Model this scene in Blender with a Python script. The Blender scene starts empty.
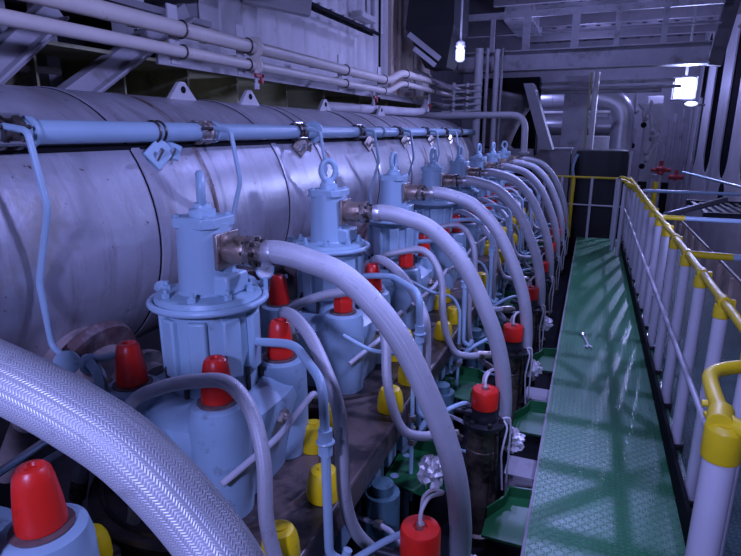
import bpy, math, random
from math import sin, cos, pi, radians, sqrt, atan2
from mathutils import Vector, Matrix, Euler

random.seed(7)
S = bpy.context.scene
COL = S.collection

# ---------------------------------------------------------------- mesh helper
class MB:
    def __init__(s):
        s.v = []; s.f = []; s.uv = []
    def add(s, vs, fs, uvs=None):
        n = len(s.v)
        s.v += [tuple(v) for v in vs]
        for i, f in enumerate(fs):
            s.f.append(tuple(n + k for k in f))
            s.uv.append(uvs[i] if uvs else None)
        return s
    def box(s, c, size, rot=None):
        hx, hy, hz = size[0]/2, size[1]/2, size[2]/2
        vs = [Vector((x, y, z)) for x in (-hx, hx) for y in (-hy, hy) for z in (-hz, hz)]
        if rot is not None:
            m = Euler(rot).to_matrix(); vs = [m @ v for v in vs]
        vs = [v + Vector(c) for v in vs]
        return s.add(vs, [(0,1,3,2),(4,6,7,5),(0,4,5,1),(2,3,7,6),(0,2,6,4),(1,5,7,3)])
    def box2(s, a, b):
        return s.box([(a[i]+b[i])/2 for i in range(3)], [abs(b[i]-a[i]) for i in range(3)])
    def bar(s, p0, p1, w, h, up=(0,0,1)):
        p0, p1 = Vector(p0), Vector(p1); d = (p1-p0); L = d.length; d.normalize()
        u = Vector(up)
        if abs(u.dot(d)) > .95: u = Vector((1,0,0))
        x = d.cross(u).normalized(); u = x.cross(d).normalized()
        vs = []
        for p in (p0, p1):
            for a, b in ((-1,-1),(1,-1),(1,1),(-1,1)):
                vs.append(p + x*(a*w/2) + u*(b*h/2))
        return s.add(vs, [(3,2,1,0),(4,5,6,7),(0,1,5,4),(1,2,6,5),(2,3,7,6),(3,0,4,7)])
    def lathe(s, prof, base=(0,0,0), axis=(0,0,1), seg=24, cap0=True, cap1=True, sx=1.0):
        a = Vector(axis).normalized()
        t = Vector((1,0,0)) if abs(a.x) < .9 else Vector((0,1,0))
        u = (t - a*t.dot(a)).normalized(); w = a.cross(u)
        b = Vector(base); vs = []; fs = []
        for r, h in prof:
            for i in range(seg):
                th = 2*pi*i/seg
                vs.append(b + a*h + u*(r*cos(th)*sx) + w*(r*sin(th)))
        for j in range(len(prof)-1):
            for i in range(seg):
                k = (i+1) % seg
                fs.append((j*seg+i, j*seg+k, (j+1)*seg+k, (j+1)*seg+i))
        if cap0: fs.append(tuple(range(seg-1, -1, -1)))
        if cap1: fs.append(tuple((len(prof)-1)*seg+i for i in range(seg)))
        return s.add(vs, fs)
    def cyl(s, p0, p1, r0, r1=None, seg=20):
        p0, p1 = Vector(p0), Vector(p1); r1 = r0 if r1 is None else r1
        return s.lathe([(r0, 0), (r1, (p1-p0).length)], p0, p1-p0, seg)
    def tube(s, path, r, seg=14, cap=True):
        P = [Vector(p) for p in path]
        rs = r if isinstance(r, (list, tuple)) else [r]*len(P)
        T = []
        for i in range(len(P)):
            a = P[max(i-1, 0)]; b = P[min(i+1, len(P)-1)]
            T.append((b-a).normalized())
        n = Vector((0,1,0)) if abs(T[0].y) < .8 else Vector((1,0,0))
        n = (n - T[0]*n.dot(T[0])).normalized()
        vs = []; fs = []; uvs = []; L = [0]
        for i in range(1, len(P)): L.append(L[-1] + (P[i]-P[i-1]).length)
        for i, p in enumerate(P):
            n = (n - T[i]*n.dot(T[i])).normalized(); b = T[i].cross(n)
            for k in range(seg):
                th = 2*pi*k/seg
                vs.append(p + n*(rs[i]*cos(th)) + b*(rs[i]*sin(th)))
        for i in range(len(P)-1):
            for k in range(seg):
                q = (k+1) % seg
                fs.append((i*seg+k, i*seg+q, (i+1)*seg+q, (i+1)*seg+k))
                uvs.append([(L[i], k/seg), (L[i], (k+1)/seg), (L[i+1], (k+1)/seg), (L[i+1], k/seg)])
        if cap:
            fs.append(tuple(range(seg-1, -1, -1))); uvs.append(None)
            fs.append(tuple((len(P)-1)*seg+k for k in range(seg))); uvs.append(None)
        return s.add(vs, fs, uvs)
    def torus(s, c, R, r, axis=(0,0,1), seg=28, sg=10, sx=1.0, sy=1.0, a0=0, a1=2*pi):
        a = Vector(axis).normalized()
        t = Vector((1,0,0)) if abs(a.x) < .9 else Vector((0,1,0))
        u = (t - a*t.dot(a)).normalized(); w = a.cross(u); c = Vector(c)
        vs = []; fs = []
        for i in range(seg):
            th = 2*pi*i/seg
            d = u*cos(th) + w*sin(th); ctr = c + u*(R*sx*cos(th)) + w*(R*sy*sin(th))
            for k in range(sg):
                ph = 2*pi*k/sg
                vs.append(ctr + d*(r*cos(ph)) + a*(r*sin(ph)))
        for i in range(seg):
            for k in range(sg):
                i2 = (i+1) % seg; k2 = (k+1) % sg
                fs.append((i*sg+k, i2*sg+k, i2*sg+k2, i*sg+k2))
        return s.add(vs, fs)
    def prism(s, poly, o, ux, uy, th):
        o = Vector(o); ux = Vector(ux); uy = Vector(uy); n = ux.cross(uy).normalized()*th
        k = len(poly)
        vs = [o + ux*x + uy*y for x, y in poly] + [o + ux*x + uy*y + n for x, y in poly]
        fs = [tuple(range(k-1, -1, -1)), tuple(range(k, 2*k))]
        for i in range(k):
            j = (i+1) % k; fs.append((i, j, k+j, k+i))
        return s.add(vs, fs)
    def build(s, name, mat, parent=None, off=(0,0,0), bevel=0, sharp=38):
        me = bpy.data.meshes.new(name)
        o0 = Vector(off)
        me.from_pydata([tuple(Vector(v)-o0) for v in s.v], [], s.f)
        if any(s.uv):
            ul = me.uv_layers.new(name='UVMap')
            for p, uv in zip(me.polygons, s.uv):
                if uv:
                    for li, q in zip(p.loop_indices, uv): ul.data[li].uv = q
        me.polygons.foreach_set('use_smooth', [True]*len(me.polygons))
        me.set_sharp_from_angle(angle=radians(sharp))
        me.materials.append(mat)
        ob = bpy.data.objects.new(name, me); COL.objects.link(ob)
        if parent: ob.parent = parent
        else: ob.location = o0
        if bevel:
            m = ob.modifiers.new('bevel', 'BEVEL'); m.width = bevel; m.segments = 2; m.limit_method = 'ANGLE'
        return ob

def smooth(pts, n=10):
    P = [Vector(p) for p in pts]; out = []
    Q = [P[0]*2-P[1]] + P + [P[-1]*2-P[-2]]
    for i in range(1, len(Q)-2):
        a, b, c, d = Q[i-1], Q[i], Q[i+1], Q[i+2]
        for k in range(n):
            t = k/n
            out.append(.5*((2*b)+(c-a)*t+(2*a-5*b+4*c-d)*t*t+(3*b-a-3*c+d)*t**3))
    out.append(P[-1]); return out

def fillet(pts, r, n=6):
    P = [Vector(p) for p in pts]; out = [P[0]]
    for i in range(1, len(P)-1):
        a = (P[i-1]-P[i]); b = (P[i+1]-P[i]); rr = min(r, a.length*.48, b.length*.48)
        p0 = P[i]+a.normalized()*rr; p1 = P[i]+b.normalized()*rr
        for k in range(n+1):
            t = k/n; out.append(p0*(1-t)**2 + P[i]*2*t*(1-t) + p1*t*t)
    out.append(P[-1]); return out

# ---------------------------------------------------------------- object helpers
def tag(o, label=None, cat=None, group=None, kind=None):
    if label: o['label'] = label
    if cat: o['category'] = cat
    if group: o['group'] = group
    if kind: o['kind'] = kind
    return o
def thing(name, label, cat, loc=(0,0,0), group=None):
    o = bpy.data.objects.new(name, None); COL.objects.link(o); o.location = loc
    o.empty_display_size = .1
    return tag(o, label, cat, group)
def copy_tree(o, parent=None):
    kids = list(o.children)
    c = o.copy(); COL.objects.link(c)
    if parent: c.parent = parent
    for ch in kids: copy_tree(ch, c)
    return c

# ---------------------------------------------------------------- materials
def nodes(name):
    m = bpy.data.materials.new(name); m.use_nodes = True
    nt = m.node_tree; b = nt.nodes['Principled BSDF']
    return m, nt, b
def N(nt, t, **kw):
    n = nt.nodes.new(t)
    for k, v in kw.items(): setattr(n, k, v)
    return n
def mth(nt, op, a, b=None, c=None):
    n = nt.nodes.new('ShaderNodeMath'); n.operation = op
    for i, x in enumerate((a, b, c)):
        if x is None: continue
        if isinstance(x, (int, float)): n.inputs[i].default_value = x
        else: nt.links.new(x, n.inputs[i])
    return n.outputs[0]
def ramp(nt, fac, p0, p1):
    n = nt.nodes.new('ShaderNodeMapRange'); n.clamp = True
    nt.links.new(fac, n.inputs[0]); n.inputs[1].default_value = p0; n.inputs[2].default_value = p1
    return n.outputs[0]
def mixc(nt, fac, a, b):
    n = nt.nodes.new('ShaderNodeMix'); n.data_type = 'RGBA'
    if isinstance(fac, (int, float)): n.inputs[0].default_value = fac
    else: nt.links.new(fac, n.inputs[0])
    for i, x in ((6, a), (7, b)):
        if isinstance(x, tuple): n.inputs[i].default_value = (*x, 1)
        else: nt.links.new(x, n.inputs[i])
    return n.outputs[2]
def objvec(nt, scale=(1,1,1)):
    tc = N(nt, 'ShaderNodeTexCoord'); oi = N(nt, 'ShaderNodeObjectInfo')
    mp = N(nt, 'ShaderNodeMapping'); mp.inputs['Scale'].default_value = scale
    nt.links.new(tc.outputs['Object'], mp.inputs['Vector'])
    sc = N(nt, 'ShaderNodeVectorMath', operation='SCALE'); sc.inputs[0].default_value = (7.3, 3.1, 5.7)
    nt.links.new(oi.outputs['Random'], sc.inputs['Scale'])
    nt.links.new(sc.outputs[0], mp.inputs['Location'])
    return mp.outputs[0]
def noise(nt, vec, scale, detail=4, rough=.6):
    n = N(nt, 'ShaderNodeTexNoise'); n.inputs['Scale'].default_value = scale
    n.inputs['Detail'].default_value = detail; n.inputs['Roughness'].default_value = rough
    nt.links.new(vec, n.inputs['Vector']); return n.outputs['Fac']
def bump(nt, b, h, strength, dist):
    n = N(nt, 'ShaderNodeBump'); n.inputs['Strength'].default_value = strength; n.inputs['Distance'].default_value = dist
    nt.links.new(h, n.inputs['Height']); nt.links.new(n.outputs[0], b.inputs['Normal'])
def mat(name, col, rough=.5, metal=0., var=.15, vscale=6, dirt=None, bmp=0, spec=.5):
    """paint or metal with tonal variation and optional stains: dirt=(colour, scale, low, high)"""
    m, nt, b = nodes(name)
    v = objvec(nt)
    n1 = noise(nt, v, vscale)
    c = mixc(nt, ramp(nt, n1, .3, .7), tuple(x*(1-var) for x in col), tuple(min(1, x*(1+var)) for x in col))
    if dirt:
        n2 = noise(nt, v, dirt[1], 6, .65)
        f = ramp(nt, n2, dirt[2], dirt[3])
        c = mixc(nt, f, c, dirt[0])
    nt.links.new(c, b.inputs['Base Color'])
    b.inputs['Roughness'].default_value = rough; b.inputs['Metallic'].default_value = metal
    b.inputs['Specular IOR Level'].default_value = spec
    if bmp:
        bump(nt, b, noise(nt, v, vscale*9, 3), bmp, .004)
    return m
def emis(name, col, e):
    m, nt, b = nodes(name)
    b.inputs['Base Color'].default_value = (*col, 1)
    b.inputs['Emission Color'].default_value = (*col, 1); b.inputs['Emission Strength'].default_value = e
    return m

M = {}
M['paint'] = mat('pale_blue_paint', (.33,.485,.57), .42, 0, .06, 4, ((.16,.15,.14), 9, .66, .78), .03)
M['paint_clean'] = mat('pale_blue_gloss_paint', (.35,.495,.59), .35, 0, .05, 4, ((.2,.18,.16), 14, .72, .8))
M['paint_oily'] = mat('oily_blue_paint', (.30,.435,.52), .36, 0, .10, 4, ((.10,.085,.075), 7, .58, .74), .04)
M['white'] = mat('ship_white_paint', (.52,.50,.50), .5, 0, .10, 3, ((.24,.2,.17), 5, .62, .8))
M['white_dull'] = mat('dull_white_paint', (.36,.345,.36), .55, 0, .14, 2.5, ((.15,.125,.11), 4, .52, .74))
M['cream'] = mat('cream_pipe_paint', (.60,.54,.47), .4, 0, .08, 4, ((.3,.24,.18), 8, .66, .8))
M['olive'] = mat('olive_primer', (.36,.35,.19), .6, 0, .18, 2.5, ((.08,.075,.05), 4, .55, .75))
M['grey'] = mat('machine_grey_paint', (.24,.225,.235), .5, 0, .12, 3, ((.12,.1,.09), 5, .6, .8))
M['browngrey'] = mat('grimy_brown_grey', (.27,.215,.205), .5, 0, .2, 4, ((.09,.07,.06), 5, .5, .7), .06)
M['deck'] = mat('oily_engine_deck', (.135,.095,.08), .34, 0, .3, 3.5, ((.03,.024,.022), 4.5, .43, .56), .12)
M['darkgrey'] = mat('dark_grey_steel', (.085,.08,.085), .5, 0, .25, 3)
M['black'] = mat('black_steel', (.018,.018,.02), .42, 0, .3, 6, ((.06,.05,.045), 12, .62, .75), .05)
M['tarp'] = mat('black_tarpaulin', (.008,.008,.009), .55, 0, .3, 3, None, .08)
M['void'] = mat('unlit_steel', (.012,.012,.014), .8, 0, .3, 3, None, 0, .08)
M['red'] = mat('red_plastic', (.80,.022,.012), .36, 0, .06, 5, ((.30,.012,.008), 10, .68, .82))
M['yellow'] = mat('yellow_plastic', (.80,.56,.006), .4, 0, .08, 5, ((.25,.15,.02), 12, .62, .78))
M['yellow_paint'] = mat('yellow_paint', (.72,.53,.01), .42, 0, .08, 8, ((.28,.2,.03), 14, .66, .8))
M['post'] = mat('pale_rail_paint', (.56,.55,.58), .38, 0, .05, 4, ((.28,.2,.16), 16, .7, .76))
M['steel'] = mat('bare_steel', (.42,.36,.32), .36, .75, .2, 14, ((.12,.085,.06), 22, .52, .66), .15)
M['brass'] = mat('stained_steel', (.36,.27,.21), .38, .6, .25, 14, ((.12,.08,.05), 20, .52, .66), .15)
M['dark_steel'] = mat('dark_bolts', (.10,.085,.075), .4, .6, .3, 20, ((.03,.02,.02), 25, .5, .6), .1)
M['bright_steel'] = mat('bright_steel', (.62,.62,.64), .28, .85, .08, 10)
M['rust'] = mat('rusty_flange', (.13,.075,.07), .6, .1, .35, 18, ((.24,.19,.19), 12, .5, .66), .3)
M['grime'] = mat('grimy_pump_steel', (.15,.115,.085), .45, .35, .35, 12, ((.02,.017,.015), 9, .48, .62), .3)
M['teal'] = mat('teal_jacket_paint', (.07,.15,.17), .45, 0, .2, 5, ((.02,.03,.03), 8, .55, .7))
M['green'] = mat('green_deck_paint', (.013,.125,.035), .38, 0, .2, 5, ((.01,.055,.02), 6, .58, .75), .03)
M['silver'] = mat('silver_lagging', (.46,.45,.47), .36, .6, .08, 3, ((.25,.23,.22), 4, .62, .8))
M['duct'] = mat('heat_stained_metal', (.26,.235,.24), .38, .5, .2, 3, ((.10,.08,.075), 4, .5, .7))
M['foil'] = mat('crumpled_foil', (.70,.68,.68), .38, .35, .12, 18, ((.30,.24,.2), 11, .64, .76), .3)
M['cable'] = mat('white_cable', (.62,.60,.60), .5, 0, .05)
M['red_paint'] = mat('red_valve_paint', (.34,.03,.035), .45, 0, .15, 8)
M['brown_panel'] = mat('tan_panel_paint', (.52,.41,.33), .55, 0, .18, 2.5, ((.09,.075,.06), 4, .55, .75))
M['dial'] = mat('gauge_dial', (.75,.75,.76), .3, 0, .03)
M['lamp_glow'] = emis('lamp_lens', (.62,.76,1.0), 1.25)
M['lamp_glow_low'] = emis('small_lamp_lens', (.70,.76,1.0), 1.1)
M['lamp_glow_mid'] = emis('bulkhead_lamp_lens', (.62,.68,1.0), 1.0)

def braid_mat(name, col, pitch, turns, rough=.44):
    m, nt, b = nodes(name)
    uv = N(nt, 'ShaderNodeUVMap'); sp = N(nt, 'ShaderNodeSeparateXYZ'); nt.links.new(uv.outputs[0], sp.inputs[0])
    u = mth(nt, 'DIVIDE', sp.outputs[0], pitch); w = mth(nt, 'MULTIPLY', sp.outputs[1], turns)
    par = mth(nt, 'MODULO', mth(nt, 'FLOOR', w), 2); sg = mth(nt, 'SUBTRACT', 1, mth(nt, 'MULTIPLY', par, 2))
    fw = mth(nt, 'SUBTRACT', mth(nt, 'FRACT', w), .5)
    ph = mth(nt, 'ADD', u, mth(nt, 'MULTIPLY', sg, mth(nt, 'MULTIPLY', fw, .9)))
    st = mth(nt, 'SINE', mth(nt, 'MULTIPLY', ph, 2*pi))
    edge = mth(nt, 'COSINE', mth(nt, 'MULTIPLY', fw, pi))
    h = mth(nt, 'MULTIPLY', mth(nt, 'ADD', st, .6), mth(nt, 'POWER', edge, .5))
    v = objvec(nt); n1 = noise(nt, v, 5, 4); n2 = noise(nt, v, 30, 2)
    base = mixc(nt, ramp(nt, n1, .3, .7), tuple(x*.86 for x in col), tuple(min(1, x*1.12) for x in col))
    base = mixc(nt, ramp(nt, n2, .64, .8), base, tuple(x*.55 for x in col))
    k = ramp(nt, h, -.35, .25)
    base2 = mixc(nt, k, tuple(x*.66 for x in col), base)
    nt.links.new(base2, b.inputs['Base Color'])
    b.inputs['Roughness'].default_value = rough; b.inputs['Metallic'].default_value = .25
    bump(nt, b, h, .35, .0012)
    return m
M['braid'] = braid_mat('silver_braid', (.52,.53,.55), .0042, 52)
M['braid_small'] = braid_mat('grey_braid', (.54,.54,.56), .006, 18)

def receiver_mat():
    m, nt, b = nodes('stainless_cladding')
    v = objvec(nt); vs = objvec(nt, (1, 3.0, .5))
    n1 = noise(nt, v, 2.2, 5); n2 = noise(nt, vs, 3.0, 6, .7); n3 = noise(nt, v, 26, 3); n4 = noise(nt, v, 1.3, 3)
    c = mixc(nt, ramp(nt, n1, .32, .68), (.38,.37,.40), (.58,.58,.62))
    c = mixc(nt, mth(nt, 'MULTIPLY', ramp(nt, n2, .52, .72), .75), c, (.25,.21,.22))
    c = mixc(nt, mth(nt, 'MULTIPLY', ramp(nt, n4, .56, .72), .55), c, (.31,.25,.23))
    n5 = noise(nt, v, 1.9, 4, .7)
    c = mixc(nt, mth(nt, 'MULTIPLY', ramp(nt, n5, .60, .74), .6), c, (.30,.235,.13))
    c = mixc(nt, ramp(nt, n3, .69, .73), c, (.09,.07,.06))
    nt.links.new(c, b.inputs['Base Color'])
    r = mth(nt, 'MULTIPLY_ADD', n2, .25, .26); nt.links.new(r, b.inputs['Roughness'])
    b.inputs['Metallic'].default_value = .45
    h = mth(nt, 'ADD', mth(nt, 'MULTIPLY', n1, 1.0), mth(nt, 'MULTIPLY', n3, .12))
    bump(nt, b, h, .25, .03)
    return m
M['clad'] = receiver_mat()
M['band'] = mat('stained_cladding_band', (.40,.36,.36), .45, .4, .2, 5, ((.16,.11,.085), 4.5, .42, .56), .1)

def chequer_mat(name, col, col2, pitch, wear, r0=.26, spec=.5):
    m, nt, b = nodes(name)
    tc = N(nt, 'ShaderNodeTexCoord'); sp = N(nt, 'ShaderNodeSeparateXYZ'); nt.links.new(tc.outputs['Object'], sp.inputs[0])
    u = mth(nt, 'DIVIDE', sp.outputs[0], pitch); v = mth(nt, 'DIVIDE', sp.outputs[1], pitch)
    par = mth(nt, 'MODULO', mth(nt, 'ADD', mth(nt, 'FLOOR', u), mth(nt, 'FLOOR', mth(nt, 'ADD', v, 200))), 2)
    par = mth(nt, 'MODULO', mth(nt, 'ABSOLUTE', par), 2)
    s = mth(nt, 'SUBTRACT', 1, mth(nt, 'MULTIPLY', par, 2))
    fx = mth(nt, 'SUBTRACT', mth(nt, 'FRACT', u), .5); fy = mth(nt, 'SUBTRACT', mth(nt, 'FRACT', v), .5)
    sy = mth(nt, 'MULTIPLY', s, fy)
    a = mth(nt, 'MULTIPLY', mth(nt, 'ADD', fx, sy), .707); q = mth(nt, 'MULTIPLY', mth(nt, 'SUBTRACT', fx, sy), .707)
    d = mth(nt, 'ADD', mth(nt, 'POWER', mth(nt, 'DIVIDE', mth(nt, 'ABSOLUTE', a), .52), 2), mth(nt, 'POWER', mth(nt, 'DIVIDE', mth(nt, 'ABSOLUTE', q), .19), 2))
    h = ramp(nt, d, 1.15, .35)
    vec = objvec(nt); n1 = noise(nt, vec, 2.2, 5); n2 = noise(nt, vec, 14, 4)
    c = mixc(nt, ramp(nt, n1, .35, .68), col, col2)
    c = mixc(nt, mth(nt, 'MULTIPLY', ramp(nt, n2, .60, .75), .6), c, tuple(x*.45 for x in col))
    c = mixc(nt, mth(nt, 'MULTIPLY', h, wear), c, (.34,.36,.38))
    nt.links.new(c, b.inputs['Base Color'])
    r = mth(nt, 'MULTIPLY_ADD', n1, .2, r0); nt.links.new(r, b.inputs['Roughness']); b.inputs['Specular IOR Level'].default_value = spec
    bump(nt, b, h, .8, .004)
    return m
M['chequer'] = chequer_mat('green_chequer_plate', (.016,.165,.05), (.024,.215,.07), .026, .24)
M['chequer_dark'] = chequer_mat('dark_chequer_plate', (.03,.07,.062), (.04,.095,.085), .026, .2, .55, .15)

def dots_mat():
    m, nt, b = nodes('perforated_ceiling')
    tc = N(nt, 'ShaderNodeTexCoord'); sp = N(nt, 'ShaderNodeSeparateXYZ'); nt.links.new(tc.outputs['Object'], sp.inputs[0])
    fx = mth(nt, 'SUBTRACT', mth(nt, 'FRACT', mth(nt, 'DIVIDE', sp.outputs[0], .36)), .5)
    fy = mth(nt, 'SUBTRACT', mth(nt, 'FRACT', mth(nt, 'DIVIDE', sp.outputs[1], .62)), .5)
    d = mth(nt, 'SQRT', mth(nt, 'ADD', mth(nt, 'POWER', mth(nt, 'ABSOLUTE', fx), 2), mth(nt, 'POWER', mth(nt, 'ABSOLUTE', fy), 2)))
    n = noise(nt, objvec(nt), 1.6, 4)
    c = mixc(nt, ramp(nt, n, .35, .65), (.10,.09,.095), (.26,.24,.25))
    c = mixc(nt, ramp(nt, d, .19, .15), c, (.012,.012,.014))
    nt.links.new(c, b.inputs['Base Color']); b.inputs['Roughness'].default_value = .7; b.inputs['Specular IOR Level'].default_value = .15
    return m
M['dots'] = dots_mat()

# ================================================================= THE SETTING
def struct(name, mb, m, off=(0,0,0), bevel=0):
    return tag(mb.build(name, m, None, off, bevel), kind='structure')

# walkway plating beside the engine
a = MB(); a.box2((-.11,-1.5,-.03), (.60,9.75,0)); struct('floor', a, M['chequer'])
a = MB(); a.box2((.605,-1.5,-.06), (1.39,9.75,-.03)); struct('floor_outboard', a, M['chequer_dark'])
a = MB(); a.box2((-4.2,-2.5,-2.6), (2.6,19,-2.5)); struct('floor_lower', a, M['darkgrey'])
a = MB(); a.box2((-.122,-1.5,-.06), (-.1101,9.7,.004)); struct('trim_1', a, M['grey'])
# slotted bulkhead
def slotted_wall():
    mb = MB(); X0, X1 = 2.62, 2.65; zb, zt = -2.5, 5.2; per = 1.95; hw = .46; z0, z1 = .72, 4.25
    n = 64
    def ring(yc):
        pts = []
        for i in range(n):
            th = 2*pi*i/n; y = hw*cos(th); z = sin(th)
            pts.append((yc+y, (z1-.6+.6*z) if z >= 0 else (z0+.5+.5*z)))
        return pts
    def outer(yc):
        out = []
        for i in range(n):
            th = 2*pi*i/n; c, s_ = cos(th), sin(th); k = 1/max(abs(c), abs(s_))
            y = c*k*per/2; z = (zt+zb)/2 + s_*k*(zt-zb)/2
            out.append((yc+y, z))
        return out
    for j in range(-1, 9):
        yc = 2.35 + per*j
        R, O = ring(yc), outer(yc)
        for X, flip in ((X0, 0), (X1, 1)):
            vs = [(X, y, z) for y, z in O] + [(X, y, z) for y, z in R]
            fs = [(i, (i+1) % n, n+(i+1) % n, n+i) for i in range(n)]
            mb.add(vs, fs if flip else [f[::-1] for f in fs])
        vs = [(X0, y, z) for y, z in R] + [(X1, y, z) for y, z in R]
        mb.add(vs, [(i, (i+1) % n, n+(i+1) % n, n+i) for i in range(n)])
    return mb
struct('wall_right', slotted_wall(), M['white'])
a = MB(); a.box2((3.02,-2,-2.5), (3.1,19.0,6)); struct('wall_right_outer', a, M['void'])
a = MB(); a.box2((-4.2,19.0,-2.5), (4.2,19.2,6.5)); struct('wall_far', a, M['grey'])
a = MB(); a.box2((-4.3,-2.5,-2.5), (-4.2,19.0,6.5)); struct('wall_left', a, M['darkgrey'])
a = MB(); a.box2((-4.2,-2.5,7.4), (4.2,19.2,7.5)); struct('ceiling', a, M['darkgrey'])
a = MB(); a.box2((-2.1,10.35,4.35), (2.6,19.0,4.45)); struct('ceiling_upper_deck', a, M['dots'])

# ================================================================= ENGINE BODY
YK = [0.485] + [0.52 + .955*k for k in range(1, 9)]
NEAR = ['nearest', 'second nearest', 'third nearest', 'fourth nearest', 'fifth nearest', 'sixth nearest', 'seventh nearest', 'second farthest', 'farthest']

root = thing('engine_block', 'long grimy brown engine top with dark sides under the row of cylinder covers', 'engine', (-1.2,4.4,-2.5))
off = (-1.2,4.4,-2.5)
a = MB(); a.box2((-1.0,-.4,.38), (-.68,9.2,.4965)); a.box2((-1.22,-.4,.38), (-1.0,.12,.4965))
a.build('top_plate', M['deck'], root, off, .012)
for y in YK:
    a = MB(); a.lathe([(.43,0),(.435,.01),(.435,.105),(.425,.1165)], (-1.2,y,.381), (0,0,1), 48); a.build('cylinder_seat', M['deck'], root, off)
for y in YK:
    a = MB(); a.cyl((-1.24,y+.46,-.2), (-1.24,y+.46,.497), .075, seg=18); a.build('tie_bolt', M['dark_steel'], root, off)
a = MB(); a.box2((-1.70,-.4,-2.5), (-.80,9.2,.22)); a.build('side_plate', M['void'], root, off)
for y in YK:
    a = MB(); a.torus((-1.2,y,.497), .39, .010, seg=40, sg=6); a.build('collar_ring', M['deck'], root, off)
for i, y in enumerate(YK):
    for dy, h in ((-.44,.22), (-.27,.16), (-.06,.2), (.16,.2)):
        a = MB(); a.box2((-.80,y+dy-.055,.36-h), (-.74,y+dy+.055,.36)); a.build('side_cover', M['paint_oily'], root, off, .006)
    a = MB(); a.cyl((-.66,y+.33,-.9), (-.66,y+.33,.30), .07, seg=18); a.cyl((-.66,y+.33,.30), (-.66,y+.33,.34), .045, seg=14); a.build('jacket_tube', M['teal'], root, off)
    a = MB(); a.cyl((-.72,y-.30,-.9), (-.72,y-.30,.15), .022, seg=10); a.cyl((-.72,y-.12,-.9), (-.72,y-.12,.15), .018, seg=10); a.build('riser_pipe', M['paint_oily'], root, off)

# ---- exhaust receiver
RX, RZ, RR = -2.40, 1.247, .65
root = thing('exhaust_receiver', 'huge stained stainless exhaust pipe running along behind the cylinders', 'exhaust pipe', (RX,4.3,RZ-RR))
off = (RX,4.3,RZ-RR)
a = MB(); a.lathe([(.3,0),(.55,.03),(RR,.10),(RR,10.2),(.6,10.3),(.35,10.36)], (RX,-1.2,RZ), (0,1,0), 72); a.build('shell', M['clad'], root, off)
for y in [0.98, 1.90, 3.05, 3.62, 4.66, 5.62, 6.6, 7.5, 8.4]:
    a = MB(); a.lathe([(RR+.001,0),(RR+.006,.006),(RR+.006,.05),(RR+.001,.056)], (RX,y,RZ), (0,1,0), 72, False, False)
    a.build('seam_strip', M['clad'], root, off)
    a = MB(); a.lathe([(RR+.0005,0),(RR+.003,.002),(RR+.003,.007),(RR+.0005,.009)], (RX,y-.011,RZ), (0,1,0), 72, False, False)
    a.build('seam_gap', M['void'], root, off)
for y in (2.30, 3.74, 5.15, 6.25):
    a = MB(); a.lathe([(RR+.0008,0),(RR+.003,.003),(RR+.003,.032),(RR+.0008,.035)], (RX,y,RZ), (0,1,0), 72, False, False)
    a.build('stained_band', M['band'], root, off)
for y in (2.76, 3.46, 4.66, 6.1):
    a = MB()
    za = RZ+RR-.02
    poly = [(-.13,0),(.13,0),(.035,.10),(.02,.112),(-.02,.112),(-.035,.10)]
    a.prism(poly, (RX+.10,y,za-.005), (0,1,0), (0,0,1), .03)
    lg = a.build('lifting_lug', M['white'], root, off, .004)
    b_ = MB(); b_.cyl((RX+.098,y,za+.062), (RX+.1335,y,za+.062), .02, seg=14); b_.build('lug_hole', M['void'], lg, off)

# ---- branch pipes from receiver to valves
def make_branch():
    r = thing('exhaust_branch', '', 'exhaust branch', (-1.75,0,.75))
    off = (-1.75,0,.75)
    a = MB(); a.tube(smooth([(-2.08,0,.95),(-1.95,0,.87),(-1.8,0,.79),(-1.62,0,.73),(-1.475,0,.71)], 5), .135, 28); a.build('pipe', M['browngrey'], r, off)
    a = MB(); a.lathe([(.14,0),(.205,.004),(.212,.02),(.205,.05),(.14,.06)], (-1.80,0,.80), (1,0,-.42), 40); a.build('collar', M['rust'], r, off)
    a = MB(); a.lathe([(.14,0),(.18,.004),(.18,.03),(.14,.034)], (-1.56,0,.72), (1,0,-.15), 32); a.build('clamp_ring', M['steel'], r, off)
    return r
br0 = make_branch()
for k in range(9):
    o = br0 if k == 0 else copy_tree(br0)
    o.location.y = YK[k]
    tag(o, f'rusty flanged exhaust branch behind the {NEAR[k]} cylinder, joining the huge exhaust pipe', 'exhaust branch', 'exhaust branches')

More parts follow.
